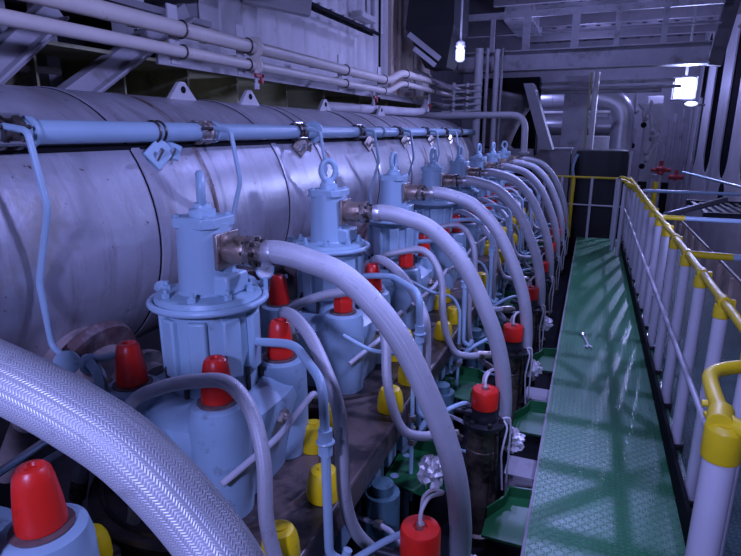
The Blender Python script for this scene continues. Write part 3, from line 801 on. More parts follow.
# ================================================================= RAILING
RXX = .58
root = thing('railing', 'pale steel railing with yellow top rail along the walkway', 'railing', (RXX,5.5,-.03)); off = (RXX,5.5,-.03)
a = MB(); a.tube([(RXX,2.10,1.0),(RXX,9.62,1.0)], .019, 16); tr_ = a.build('top_rail', M['yellow_paint'], root, off)
a = MB(); a.tube(fillet([(.535,9.62,.56),(.535,2.0,.54),(.44,1.90,.50),(.42,1.70,.50)], .08), .013, 12); mr = a.build('mid_rail', M['post'], root, off)
for y in (2.45, 3.9, 5.2):
    a = MB(); a.cyl((.535,y-.04,.545), (.535,y+.04,.546), .019, seg=8); a.build('rail_joint', M['post'], mr, off)
a = MB(); a.box2((.522,-1.3,-.0), (.540,9.6,.12)); a.build('kick_plate', M['void'], root, off)
PY = [2.14, 2.65, 3.17, 3.68, 4.22, 4.72, 5.24, 5.78, 6.35, 6.95, 7.55, 8.2, 8.85, 9.5]
for y in PY:
    a = MB(); a.cyl((RXX,y,-.02), (RXX,y,.955), .029, seg=20); p = a.build('post', M['post'], root, off)
    a = MB(); a.lathe([(.040,0),(.044,.008),(.044,.05),(.038,.056)], (RXX,y,-.028), (0,0,1), 16); a.cyl((RXX-.06,y,-.0),(RXX-.02,y,.0),.016,seg=8); a.build('foot_socket', M['black'], p, off)
    a = MB(); a.lathe([(.0325,0),(.0325,.055),(.028,.062)], (RXX,y,.925), (0,0,1), 18, True, True); a.cyl((RXX,y-.035,1.0), (RXX,y+.035,1.0), .027, seg=16); a.box((RXX+.03,y,.985), (.03,.03,.05)); a.build('clamp', M['yellow_paint'], p, off, .003)
# end loop standing nearest the viewer
root = thing('rail_end_loop', 'nearest thick railing post with a yellow bent loop on its top', 'railing', (.375,1.50,-.0)); off = (.375,1.50,0)
a = MB(); a.cyl((.372,1.47,.003), (.372,1.47,.94), .038, seg=22); a.build('post', M['post'], root, off)
a = MB(); a.lathe([(.043,0),(.045,.01),(.045,.085),(.034,.10)], (.372,1.47,.90), (0,0,1), 20); a.cyl((.355,1.45,1.0), (.372,1.53,1.0), .031, seg=14); a.cyl((.34,1.60,.985), (.375,1.60,.99), .01, seg=8); a.cyl((.345,1.57,.965), (.375,1.58,.975), .01, seg=8); a.build('clamp', M['yellow_paint'], root, off, .002)
a = MB(); a.tube(fillet([(.85,2.02,1.0),(.50,1.895,1.0),(.385,1.80,1.0),(.372,1.62,1.0),(.372,1.48,1.0),(.42,1.42,1.0),(.80,1.42,1.0)], .07, 8), .021, 14); a.build('loop_rail', M['yellow_paint'], root, off)
a = MB(); a.cyl((.80,1.42,-.03), (.80,1.42,1.0), .034, seg=18); a.build('post', M['post'], root, off)

# cross rails to the slotted wall
for y, xs in ((5.24,.77), (3.66,.81)):
    root = thing('cross_rail', '', 'rail', (1.6,y,.98)); off = (1.6,y,.98)
    a = MB(); a.cyl((RXX+.02,y,1.0), (xs,y,.998), .021, seg=14); a.build('yellow_end', M['yellow_paint'], root, off)
    a = MB(); a.cyl((xs,y,.998), (2.62,y,.985), .019, seg=14); a.build('bar', M['paint_clean'], root, off)
    tag(root, ('nearest' if y < 4 else 'second nearest') + ' level bar, yellow then pale blue, leading off the railing toward the slotted wall', 'rail', 'bars leading off the railing')
a = MB(); a.cyl((.62,7.6,1.0), (2.62,7.6,.99), .019, seg=12); tag(a.build('cross_rail', M['paint_clean'], None, (1.6,7.6,.98)), 'farthest level white bar leading off the railing toward the slotted wall', 'rail', 'bars leading off the railing')
a = MB(); a.cyl((1.55,11.5,1.0), (2.55,7.2,.86), .02, seg=12); tag(a.build('slanting_bar', M['paint_clean'], None, (2,9.3,.9)), 'slanting pale bar in front of the slotted wall', 'bar')
a = MB(); a.cyl((.66,5.6,.97), (1.25,6.3,1.06), .03, seg=6); tag(a.build('dark_stay', M['darkgrey'], None, (.95,5.9,1.0)), 'short dark stay slanting out from the railing by the second nearest level bar', 'bar')

# end railing across the walkway
root = thing('railing', 'yellow topped railing across the far end of the walkway', 'railing', (-.05,9.62,-.0)); off = (-.05,9.62,0)
a = MB(); a.cyl((-.78,9.66,1.0), (.56,9.66,.985), .017, seg=12); a.build('top_rail', M['yellow_paint'], root, off)
a = MB(); a.cyl((-.78,9.66,.56), (.56,9.66,.54), .012, seg=10); a.build('mid_rail', M['post'], root, off)
for x, m in ((-.43,'post'), (-.255,'yellow_paint'), (.03,'post'), (.40,'post'), (-.70,'post')):
    a = MB(); a.cyl((x,9.66,.0), (x,9.66,1.0), .021 if m == 'post' else .03, seg=12); a.build('post', M[m], root, off)

root = thing('rail_end_loop', 'tangle of yellow bent rail ends where the long railing meets the far one', 'railing', (.50,9.2,0)); off = (.50,9.2,0)
for i, (x, y, z) in enumerate(((.47,9.35,1.02),(.44,8.9,1.05),(.50,8.5,1.0))):
    a = MB(); a.tube(fillet([(x+.09,y-.35,z),(x-.04,y-.30,z+.04),(x-.05,y,z-.02),(x+.09,y+.05,z-.06),(x+.09,y-.2,z-.10)], .07), .02, 10); a.build('loop_rail', M['yellow_paint'], root, off)
    a = MB(); a.cyl((x-.045,y-.12,0), (x-.045,y-.12,z+.01), .026, seg=14); a.build('post', M['post'], root, off)

# side barrier panels
root = thing('side_barrier', 'row of tan ribbed panels with a top pipe beyond the railing', 'barrier', (1.44,5.5,-.9)); off = (1.44,5.5,-.9)
for i in range(15):
    y = 2.0 + i*.6
    a = MB(); a.box2((1.415,y+.015,-.9), (1.45,y+.585,.30)); p = a.build('panel', M['brown_panel'], root, off, .006)
    a = MB(); a.bar((1.40,y+.01,-.9), (1.40,y+.01,.30), .03, .04); a.build('rib', M['brown_panel'], p, off)
a = MB(); a.tube([(1.425,2.0,.325), (1.425,11.0,.325)], .016, 10); a.build('top_pipe', M['browngrey'], root, off)

# tool left on the walkway
root = thing('spanner', 'small shiny spanner lying on the green walkway plates', 'spanner', (.09,4.69,.006)); off = (.09,4.69,.006)
a = MB(); a.bar((.068,4.83,.008), (.113,4.58,.008), .018, .009); a.build('shank', M['bright_steel'], root, off, .002)
a = MB(); a.prism([(-.03,0),(-.012,-.03),(.012,-.03),(.03,0),(.022,.03),(.01,.03),(.008,.0),(-.008,.0),(-.01,.03),(-.022,.03)], (.117,4.555,.002), (-1,-.18,0), (.18,-1,0), .011); a.build('jaw', M['bright_steel'], root, off, .001)
a = MB(); a.torus((.066,4.845,.009), .018, .007, seg=18, sg=8); a.build('ring_end', M['bright_steel'], root, off)

# ================================================================= UPPER LEFT: gallery, pipes, casing
root = thing('gallery', 'pale gallery ledge with olive underside above the huge exhaust pipe', 'gallery', (-3.3,6.3,2.12)); off = (-3.3,6.3,2.12)
a = MB(); a.box2((-4.15,2.0,2.13), (-2.62,10.6,2.15)); a.build('underside', M['olive'], root, off)
a = MB(); a.box2((-2.62,2.95,2.115), (-2.60,10.6,2.20)); a.build('edge_plate', M['white'], root, off)
a = MB(); a.box2((-3.35,1.2,1.55), (-3.32,10.6,2.13)); a.build('back_plate', M['olive'], root, off)
for y in (2.2,2.8,3.4,4.0,4.8,5.6,6.6,7.6,9):
    a = MB(); a.box2((-3.32,y,1.6), (-2.75,y+.015,2.13)); a.build('stiffener', M['olive'], root, off)

def corrugated():
    mb = MB(); y = 3.6; pts = []
    while y < 7.6:
        for dy, dx in ((0,0),(.20,0),(.215,.009),(.255,.009)): pts.append((y+dy, -2.76+dx))
        y += .27
    pts.append((7.6,-2.76)); vs = []; n = len(pts)
    for z in (2.15, 5.0): vs += [(x, yy, z) for yy, x in pts]
    return mb.add(vs, [(i, i+1, n+i+1, n+i) for i in range(n-1)])
a = corrugated(); a.box2((-3.4,3.6,2.15), (-2.78,7.6,5.0)); tag(a.build('machinery_casing', M['white'], None, (-2.8,5.5,2.15)), 'white ribbed machinery casing above the gallery ledge', 'casing')
a = MB(); a.box2((-3.4,7.62,2.15), (-2.70,9.6,5.0)); a.box2((-2.72,7.9,2.15), (-2.66,8.0,5.0)); tag(a.build('casing_panel', M['brown_panel'], None, (-3,8.6,2.15)), 'dull brown casing panel behind the black hood', 'casing')

# open frames at the near end: uprights and braces
BR = [((-2.62,3.25,2.46),(-2.62,2.25,1.86)), ((-2.62,2.25,2.29),(-2.62,1.60,1.76))]
for i, (p, q) in enumerate(BR):
    a = MB(); a.bar(p, q, .13, .09, (1,0,0)); a.bar(Vector(p)+Vector((.05,0,-.03)), Vector(q)+Vector((.05,0,-.03)), .016, .10, (1,0,0))
    tag(a.build('diagonal_brace', M['white_dull'], None, q, .004), ('wide pale diagonal brace under the cream pipes, next to the gallery ledge' if i == 0 else 'nearest wide pale diagonal brace, cut by the edge of the picture'), 'brace', 'diagonal braces')
root = thing('upper_frame', 'shadowy steel framing with uprights behind the diagonal braces', 'frame', (-3.2,2.2,1.6)); off = (-3.2,2.2,1.6)
for y in (1.35,1.62,1.9,2.2,2.5):
    a = MB(); a.box2((-3.12,y,1.6), (-3.02,y+.09,3.2)); a.build('upright', M['white_dull'], root, off)
for y, z0, z1 in ((2.86,2.2,2.9),):
    a = MB(); a.box2((-2.70,y,z0), (-2.66,y+.08,z1)); a.build('upright', M['white'], root, off)
a = MB(); a.box2((-3.2,1.0,2.42), (-2.62,3.55,2.46)); a.build('shelf_plate', M['grey'], root, off)
a = MB(); a.box2((-3.0,3.0,2.2), (-2.66,3.55,2.42)); a.build('bracket_box', M['white'], root, off)
a = MB(); a.tube([(-3.0,1.7,2.03),(-2.75,2.35,2.02)], .02, 10); a.build('short_pipe', M['cream'], root, off)
root = thing('gallery_girder', 'dim heavy girder across the upper corner above the cream pipes', 'girder', (-3,2,2.55)); off = (-3,2,2.55)
a = MB(); a.box2((-3.4,.6,2.60), (-2.55,3.4,2.66)); a.build('lower_flange', M['white_dull'], root, off)
a = MB(); a.box2((-3.0,.6,2.66), (-2.96,3.4,3.2)); a.build('web', M['white_dull'], root, off)
a = MB(); a.bar((-2.60,2.9,2.66), (-2.2,3.25,2.72), .16, .05); tag(a.build('bracket_arm', M['white'], None, (-2.4,3.1,2.68)), 'short white bracket arm poking out above the cream pipes', 'bracket')
a = MB(); a.bar((-2.75,4.15,2.78), (-2.35,4.55,2.72), .10, .14); tag(a.build('box_arm', M['white'], None, (-2.5,4.4,2.7)), 'white box section arm sticking out from the ribbed casing', 'bracket')

# two cream pipes
PX = -2.25
for nm, z, r_ in (('upper', 2.265, .043), ('lower', 2.145, .033)):
    root = thing('service_pipe', f'{nm} of the two long cream pipes hung above the exhaust pipe', 'pipe', (PX,5,z-r_), 'cream service pipes'); off = (PX,5,z-r_)
    a = MB(); d = .13
    a.tube(fillet([(PX,-.3,z),(PX,6.25,z),(PX,6.75,z+d),(PX,10.8,z+d)], .15), r_, 18); a.build('pipe', M['cream'], root, off)
    for y in (1.0, 2.76, 3.42, 5.05, 6.1, 6.9, 8.2):
        zz = z + (d if y > 6.6 else 0)
        b_ = MB(); b_.torus((PX,y,zz), r_+.004, .006, (0,1,0), 20, 6); b_.build('u_bolt', M['dark_steel'], root, off)
    for y in (3.50,):
        b_ = MB(); b_.lathe([(r_,0),(r_+.028,.002),(r_+.028,.02),(r_,.022)], (PX,y,z), (0,1,0), 18, False, False); b_.build('flange', M['cream'], root, off)
for i, y in enumerate((1.0, 2.76, 3.42, 5.05, 6.1, 8.2)):
    root = thing('pipe_support', f'flat white support carrying the two cream pipes, {NEAR[i]} of its kind', 'bracket', (PX-.06,y,2.06), 'supports for the cream pipes'); off = (PX-.06,y,2.06)
    zt = 2.40 if y < 7 else 2.5
    a = MB(); a.box2((PX-.062,y-.04,2.08), (PX-.050,y+.04,zt)); a.build('flat', M['white'], root, off)
    a = MB(); a.box2((-2.62,y-.03,2.19), (PX-.062,y+.03,2.205)); a.box2((-2.62,y-.03,2.30), (PX-.062,y+.03,2.315)); a.build('arm', M['olive'], root, off)
for i, (y, z) in enumerate(((3.50,2.06),(5.76,2.04),(7.9,2.05))):
    root = thing('drain_valve', f'small valve with red handle under the cream pipes, {NEAR[i]} of three', 'valve', (PX+.01,y,z-.06), 'red handled drain valves'); off = (PX+.01,y,z-.06)
    a = MB(); a.cyl((PX+.01,y,z-.07), (PX+.01,y,z+.08), .013, seg=10); a.cyl((PX+.01,y,z-.07), (PX+.01,y,z-.03), .02, seg=8); a.build('body', M['white'], root, off)
    a = MB(); a.box((PX+.035,y,z+.02), (.02,.10,.025)); a.box((PX+.035,y+.03,z+.0), (.02,.03,.06)); a.build('handle', M['red_paint'], root, off, .003)
a = MB(); a.cyl((-2.42,6.42,2.06), (-2.42,6.42,3.5), .014, seg=8); tag(a.build('hanging_rod', M['void'], None, (-2.42,6.42,2.06)), 'thin dark upright rod in front of the white ribbed casing', 'rod')
root = thing('cable_ladder', 'dark narrow cable ladder slung along the white ribbed casing', 'cable ladder', (-2.55,5.7,2.78)); off = (-2.55,5.7,2.78)
a = MB(); a.box2((-2.58,4.55,2.80), (-2.55,6.55,2.83)); a.build('rail', M['void'], root, off)
a = MB(); a.box2((-2.50,4.55,2.80), (-2.47,6.55,2.83)); a.build('rail', M['void'], root, off)
for i in range(7):
    a = MB(); a.box2((-2.58,4.7+i*.28,2.83), (-2.47,4.76+i*.28,2.85)); a.build('rung', M['white_dull'], root, off)
root = thing('conduit', 'white upright conduit loop on the ribbed casing beside the hanging rod', 'conduit', (-2.6,6.95,2.9)); off = (-2.6,6.95,2.9)
a = MB(); a.cyl((-2.66,6.85,2.9), (-2.66,6.85,5), .04, seg=12); a.cyl((-2.66,7.1,2.9), (-2.66,7.1,5), .03, seg=12); a.build('pipe', M['white'], root, off)
a = MB(); a.box2((-2.72,6.3,2.98), (-2.60,6.8,3.04)); a.build('shelf', M['white'], root, off)
a = MB(); a.cyl((-2.58,8.35,2.15), (-2.58,8.35,4.5), .022, seg=10); tag(a.build('standpipe', M['cream'], None, (-2.58,8.35,2.15)), 'slim cream standpipe on the brown casing panel beside the black hood', 'pipe')

# black hood, slanted plate and bulkhead lamp
def frustum(c0, s0, c1, s1):
    mb = MB(); vs = []
    for (c, s_) in ((c0, s0), (c1, s1)):
        for a_, b_ in ((-1,-1),(1,-1),(1,1),(-1,1)): vs.append((c[0]+a_*s_[0]/2, c[1]+b_*s_[1]/2, c[2]))
    return mb.add(vs, [(3,2,1,0),(4,5,6,7),(0,1,5,4),(1,2,6,5),(2,3,7,6),(3,0,4,7)])
root = thing('ventilation_hood', 'big black ventilation hood hanging beside the brown casing panel', 'hood', (-2.15,8.1,2.55)); off = (-2.15,8.1,2.55)
a = frustum((-2.13,8.1,2.56), (.30,.5), (-2.18,8.1,3.05), (.66,.9)); a.build('cone', M['tarp'], root, off)
a = frustum((-2.18,8.1,3.05), (.66,.9), (-2.10,8.1,4.6), (.50,.8)); a.build('trunk', M['tarp'], root, off)
a = MB(); a.bar((-2.47,7.66,2.98), (-2.06,7.80,2.66), .03, .07); a.bar((-2.40,7.68,2.80), (-2.12,7.80,2.58), .03, .06); a.build('rim', M['white_dull'], root, off)
a = MB(); a.box((-2.2,8.2,2.42), (.62,.5,.03), (0,.45,0)); tag(a.build('deflector_plate', M['grey'], None, (-2.2,8.2,2.42)), 'slanted grey plate just under the black hood', 'plate')
root = thing('bulkhead_lamp', 'small lit lamp hanging beside the black hood', 'lamp', (-1.6,7.0,2.5)); off = (-1.6,7.0,2.5)
a = MB(); a.lathe([(.03,0),(.052,.02),(.055,.13),(.04,.16)], (-1.6,7.0,2.52), (0,0,1), 18); a.build('glass', M['lamp_glow_mid'], root, off)
a = MB(); a.lathe([(.045,0),(.058,.01),(.05,.06),(.02,.08)], (-1.6,7.0,2.68), (0,0,1), 18); a.cyl((-1.6,7.0,2.75), (-1.6,7.0,3.6), .012, seg=8); a.build('cap', M['white'], root, off)

# crosswise pale pipe with elbow near the far end
root = thing('elbow_pipe', 'pale pipe crossing over the engine end and bending down', 'pipe', (-1.0,8.9,1.35)); off = (-1.0,8.9,1.35)
a = MB(); a.tube(fillet([(-2.9,8.9,1.955),(-1.0,8.9,1.95),(-.985,8.9,1.36)], .22, 10), .05, 18); a.build('pipe', M['white'], root, off)
a = MB(); a.lathe([(.05,0),(.08,.002),(.08,.03),(.05,.032)], (-.985,8.9,1.38), (0,0,1), 20); a.build('flange', M['white'], root, off)
a = MB(); a.tube(smooth([(-2.5,5.1,1.94),(-2.35,6.4,1.95),(-2.3,7.6,1.97),(-2.35,8.1,2.05),(-2.4,8.4,2.3)], 6), .05, 14); tag(a.build('curved_pipe', M['white'], None, (-2.4,7,1.95)), 'white curved pipe lying over the top of the exhaust pipe toward the far end', 'pipe')

# ================================================================= FAR END
root = thing('cross_girder', 'heavy pale girder crossing overhead at the far end, carrying a railing', 'girder', (-.4,10.2,2.72)); off = (-.4,10.2,2.72)
a = MB(); a.box2((-2.35,10.18,2.72), (1.5,10.23,3.0)); a.build('web', M['white_dull'], root, off)
a = MB(); a.box2((-2.35,10.05,2.70), (1.5,10.36,2.725)); a.build('lower_flange', M['white_dull'], root, off)
a = MB(); a.box2((-2.35,10.05,3.0), (1.5,10.36,3.02)); a.build('upper_flange', M['white_dull'], root, off)
root = thing('gallery_railing', 'pale railing on top of the overhead girder', 'railing', (-.4,10.2,3.02)); off = (-.4,10.2,3.02)
a = MB(); a.box2((-2.2,10.17,3.54), (1.6,10.23,3.64)); a.build('top_rail', M['white_dull'], root, off)
a = MB(); a.cyl((-2.2,10.2,3.28), (1.6,10.2,3.28), .012, seg=8); a.build('mid_rail', M['white_dull'], root, off)
for x, w in ((-1.78,.07), (-1.22,.12), (-.45,.12), (.18,.08), (.85,.08)):
    a = MB(); a.box2((x-w/2,10.17,3.02), (x+w/2,10.23,3.54)); a.build('post', M['white_dull'], root, off)
a = MB()
for z, x0, x1 in ((2.56,-2.2,1.2),(2.46,-2.2,1.3),(2.40,-1.0,1.0)): a.cyl((x0,11.2,z), (x1,11.2,z), .03, seg=8)
tag(a.build('overhead_pipe_bundle', M['white_dull'], None, (-.5,11.2,2.4)), 'bundle of slim pipes running crosswise under the overhead girder', 'pipes')
def upper_things():
    for i, (x, y) in enumerate(((-1.75,13.0),)):
        a = MB(); a.box2((x-.3,y,4.0), (x+.3,y+2.2,4.34)); tag(a.build('ceiling_box', M['white_dull'], None, (x,y+1,3.9), .01), 'boxy duct under the perforated upper deck beyond the overhead girder', 'duct')
    for i, y in enumerate((12.0, 14.6, 16.8)):
        a = MB(); a.box2((-2.1,y-.06,4.10), (2.6,y+.06,4.35)); tag(a.build('deck_beam', M['grey'], None, (0,y,4.1)), f'crosswise deck beam beneath the perforated upper deck, {NEAR[i]} of three', 'beam', 'upper deck beams')
upper_things()
root = thing('support_column', 'broad pale steel column standing behind the brown grey housing', 'column', (-.34,11.5,-2.5)); off = (-.34,11.5,-2.5)
a = MB(); a.box2((-.60,11.45,-2.5), (-.17,11.49,2.70)); a.build('front_flange', M['white_dull'], root, off)
a = MB(); a.box2((-.39,11.49,-2.5), (-.36,11.8,2.70)); a.build('web', M['white_dull'], root, off)
root = thing('standpipe', 'slim pale standpipes beside the broad steel column', 'pipe', (-.03,10.8,1.4)); off = (-.03,10.8,1.4)
a = MB(); a.cyl((-.06,10.8,1.4), (-.06,10.8,2.7), .05, seg=12); a.build('pipe', M['white'], root, off)
a = MB(); a.cyl((-.15,10.75,1.4), (-.15,10.75,2.7), .02, seg=10); a.build('slim_pipe', M['olive'], root, off)

root = thing('machine_housing', 'brown grey steel housing behind the far railing', 'housing', (-.6,10.6,-2.5)); off = (-.6,10.6,-2.5)
a = MB(); a.prism([(-1.0,-2.5),(-.36,-2.5),(-.36,1.40),(-.88,1.40),(-1.0,1.25)], (0,11.0,0), (1,0,0), (0,0,1), .5); a.build('body', M['grey'], root, off, .01)
a = MB(); a.box2((-.90,10.48,1.40), (-.34,11.02,1.425)); a.build('lid', M['white_dull'], root, off)
root = thing('covered_machine', 'tall machine wrapped in black tarpaulin at the end of the walkway', 'covered machine', (.15,10.8,-2.5)); off = (.15,10.8,-2.5)
a = MB()
seg = 44; vs = []; rows = [(-2.5,1.0),(-.2,1.0),(.4,.99),(.9,.985),(1.30,.97),(1.385,.93),(1.40,.80)]
rnd = random.Random(3)
for z, q in rows:
    for i in range(seg):
        th = 2*pi*i/seg; c, s_ = cos(th), sin(th); p = 8; k = 1/((abs(c)**p+abs(s_)**p)**(1/p))
        wv = 1 + .018*sin(9*th+z*1.5) + rnd.uniform(-.006,.006)
        vs.append((.15+.45*c*k*q*wv, 10.85+.40*s_*k*q*wv, z))
fs = []
for j in range(len(rows)-1):
    for i in range(seg):
        k = (i+1) % seg; fs.append((j*seg+i, j*seg+k, (j+1)*seg+k, (j+1)*seg+i))
fs.append(tuple((len(rows)-1)*seg+i for i in range(seg)))
a.add(vs, fs); a.build('tarpaulin', M['tarp'], root, off)
a = MB(); a.tube(smooth([(-.24,10.40,1.33),(-.30,10.36,1.1),(-.26,10.38,.8),(-.30,10.37,.3)], 5), .025, 8); a.build('fold', M['paint_oily'], root, off)
a = MB(); a.cyl((.60,10.38,.0), (.60,10.38,1.39), .018, seg=8); a.build('edge_pole', M['white'], root, off)

# big silver lagged pipes
root = thing('lagged_pipe', 'large silver lagged pipe bending downward, upper of the pair', 'pipe', (.5,13,0)); off = (.5,13,0)
a = MB(); a.tube(fillet([(-1.6,13,2.36),(.50,13,2.36),(.50,13,.2)], .5, 14), .24, 32); a.build('pipe', M['silver'], root, off)
for x in (-.95, .02):
    a = MB(); a.lathe([(.24,0),(.255,.002),(.255,.05),(.24,.052)], (x,13,2.36), (1,0,0), 32, False, False); a.build('band', M['silver'], root, off)
root = thing('lagged_pipe', 'straight silver lagged pipe, lower of the pair', 'pipe', (-.5,13,1.6)); off = (-.5,13,1.6)
a = MB(); a.tube([(-1.6,13.05,1.82),(.32,13.05,1.82)], .19, 28); a.build('pipe', M['silver'], root, off)
a = MB(); a.cyl((-1.6,12.6,2.09), (.25,12.6,2.09), .035, seg=12); tag(a.build('bright_pipe', M['white'], None, (-.6,12.6,2.05)), 'slim bright pipe between the two silver lagged pipes', 'pipe')
a = MB(); a.box2((-.24,12.2,-2.5), (.28,12.5,1.62)); tag(a.build('control_cabinet', M['white'], None, (0,12.35,-2.5), .01), 'white cabinet top peeking out above the black tarpaulin', 'cabinet')
a = MB(); a.lathe([(.12,0),(.13,.02),(.13,4.15),(.10,4.19)], (-.98,12,-2.5), (0,0,1), 20); tag(a.build('round_vessel', M['silver'], None, (-.98,12,-2.5)), 'small grey round vessel behind the brown grey housing', 'vessel')
# turbocharger duct
root = thing('turbocharger_duct', 'large dark metal duct with flared mouth at the engine end', 'duct', (-1.4,10.0,1.2)); off = (-1.4,10.0,1.2)
a = MB(); a.lathe([(.20,0),(.30,.02),(.31,.06),(.24,.10),(.25,.25),(.31,.55),(.42,.85),(.44,.88),(.44,.93),(.40,.95)], (-1.62,10.2,1.42), (.22,0,1), 44); a.build('flare', M['duct'], root, off)
a = MB(); a.prism([(-1.15,2.46),(-1.0,2.46),(-.62,1.42),(-.80,1.42)], (0,10.15,0), (1,0,0), (0,0,1), .5); a.build('side_duct', M['grey'], root, off)
a = MB(); a.box2((-2.05,10.75,.9), (-1.0,11.2,2.65)); a.build('casing', M['void'], root, off)
a = MB(); a.box2((-1.9,9.85,1.15), (-.95,10.1,1.42)); a.build('foot_plate', M['grey'], root, off)
for i, (x, r_, y) in enumerate(((-1.86,.07,9.5), (-1.72,.028,9.5), (-1.60,.05,9.7), (-1.50,.02,9.6))):
    a = MB(); a.cyl((x,y,1.3), (x,y,3.0), r_, seg=14); tag(a.build('riser_pipe', M['white'] if i % 2 == 0 else M['white_dull'], None, (x,y,1.3)), f'{"thick" if r_>.04 else "slim"} upright pipe beside the dark flared duct, {["thickest of all","next to the thickest","second thickest","closest to the duct"][i]}', 'pipe', 'upright pipes beside the flared duct')
rnd = random.Random(5)
for i in range(5):
    z = 2.02 + i*.10
    a = MB(); a.cyl((-2.4,9.3,z), (-1.75,9.3,z+.02), .018, seg=8); a.cyl((-2.2,9.27,z-.03), (-2.2,9.27,z+.05), .03, seg=8); a.cyl((-1.98,9.27,z-.02), (-1.98,9.27,z+.04), .026, seg=8)
    tag(a.build('manifold_pipe', M['white'], None, (-2.1,9.3,z)), f'slim crosswise pipe with fittings over the exhaust pipe end, {["lowest","second lowest","middle","second highest","highest"][i]} of the stack', 'pipe', 'stacked slim pipes at the exhaust pipe end')

# far right: cabinets, valves, lamps
root = thing('wall_cabinet', 'tall white cabinet far behind beside the floodlight', 'cabinet', (.98,14,-1)); off = (.98,14,-1)
a = MB(); a.box2((1.0,13.8,-1), (1.30,14.3,2.45)); a.build('body', M['white'], root, off, .01)
a = MB(); a.prism([(0,0),(.5,-.6),(.5,0)], (.80,13.7,2.28), (1,0,0), (0,0,1), .2); a.build('slanted_hood', M['white'], root, off)
root = thing('valve_manifold', 'cluster of pale pipes and valves beside the silver elbow', 'valves', (.85,13,1.2)); off = (.85,13,1.2)
for i in range(9):
    x = .80 + rnd.uniform(-.06,.34); z = 1.0 + i*.14
    a = MB(); a.cyl((x,13.2,z), (x+rnd.uniform(-.1,.2),13.2,z+.35), .03, seg=8); a.build('pipe', M['white'], root, off)
    a = MB(); a.lathe([(.05,0),(.06,.02),(.03,.05)], (x,13.15,z), (0,-1,0), 10); a.build('valve_wheel', M['white_dull'] if i % 3 else M['void'], root, off)
root = thing('red_valve', 'red valve pair in front of the slotted wall far behind', 'valve', (1.5,13.2,.7)); off = (1.5,13.2,.7)
a = MB(); a.lathe([(.03,0),(.07,.02),(.07,.1),(.10,.12),(.10,.15),(.04,.2),(.04,.3)], (1.36,13.2,.82), (0,0,1), 12); a.cyl((1.18,13.2,.93), (1.55,13.2,.93), .045, seg=10); a.build('body', M['red_paint'], root, off)
a = MB(); a.cyl((1.50,13.05,.80), (1.78,13.05,.80), .05, seg=10); a.cyl((1.64,13.05,.72), (1.64,13.05,.95), .035, seg=10); a.build('second_body', M['red_paint'], root, off)
a = MB(); a.cyl((1.36,13.2,-2.5), (1.36,13.2,.85), .04, seg=10); a.build('riser', M['white_dull'], root, off)
a = MB(); a.cyl((1.24,12.6,.72), (1.24,12.6,-1), .05, seg=12); tag(a.build('yellow_bollard', M['yellow_paint'], None, (1.24,12.6,-1)), 'upright yellow pipe below the red valves', 'pipe')
rnd = random.Random(11)
for i in range(4):
    x = .72+.23*i; a = MB(); z1 = .55+rnd.uniform(-.1,.3)
    a.box2((x,12.9+.2*i,-1.2), (x+.17,13.1+.2*i,z1)); a.box2((x+.03,12.88+.2*i,z1-.3), (x+.14,12.9+.2*i,z1-.1))
    tag(a.build('equipment_cabinet', M['void'] if i % 2 else M['white_dull'], None, (x,13+.2*i,-1.2), .008), f'{"dark" if i%2 else "pale"} low cabinet beyond the railing, {["next to the black tarpaulin","second from the black tarpaulin","third from the black tarpaulin","closest to the slotted wall"][i]}', 'cabinet', 'low cabinets beyond the railing')
for i in range(5):
    x = 1.62+.16*i; a = MB(); a.cyl((x,15.5,-2.5), (x,15.5,2.0+.12*i), .03+.01*(i % 2), seg=10)
    tag(a.build('riser_pipe', M['white_dull'], None, (x,15.5,-2.5)), f'upright grey pipe behind the red valves, {["first","second","third","fourth","last"][i]} counting toward the slotted wall', 'pipe', 'upright pipes behind the red valves')
root = thing('floodlight', 'bright lit floodlight high up at the far end by the slotted wall', 'lamp', (1.46,12.0,2.3)); off = (1.46,12,2.3)
a = MB(); a.box2((1.25,12.03,2.27), (1.66,12.14,2.68)); a.build('housing', M['white_dull'], root, off, .01)
a = MB(); a.box2((1.29,12.015,2.30), (1.62,12.029,2.65)); a.build('lens', M['lamp_glow'], root, off)
a = MB(); a.bar((1.46,12.08,2.66), (1.46,12.08,4.3), .04, .04); a.build('bracket', M['white_dull'], root, off)
root = thing('strip_lamp', 'small oval lamp glowing below the floodlight', 'lamp', (1.6,12.1,2.17)); off = (1.6,12.1,2.17)
a = MB(); a.lathe([(.005,0),(.036,.01),(.045,.03),(.036,.06)], (1.60,12.0,2.20), (0,1,0), 18, sx=2.4); a.build('glass', M['lamp_glow_low'], root, off)
a = MB(); a.cyl((1.60,12.06,2.20), (1.60,12.3,2.20), .03, seg=12); a.cyl((1.60,12.3,2.20), (1.9,12.6,2.2), .02, seg=8); a.build('holder', M['white_dull'], root, off)
# dark girder and slanted frame at upper right
root = thing('wall_girder', 'dark upright girder where the overhead girder meets the slotted wall', 'girder', (1.75,10.2,2.6)); off = (1.75,10.2,2.6)
a = MB(); a.bar((1.62,10.45,2.7), (1.84,10.45,4.35), .20, .14, (0,1,0)); a.build('upright', M['darkgrey'], root, off)
a = MB(); a.bar((1.9,10.4,3.2), (2.62,10.0,4.1), .10, .10); a.build('brace', M['white_dull'], root, off)
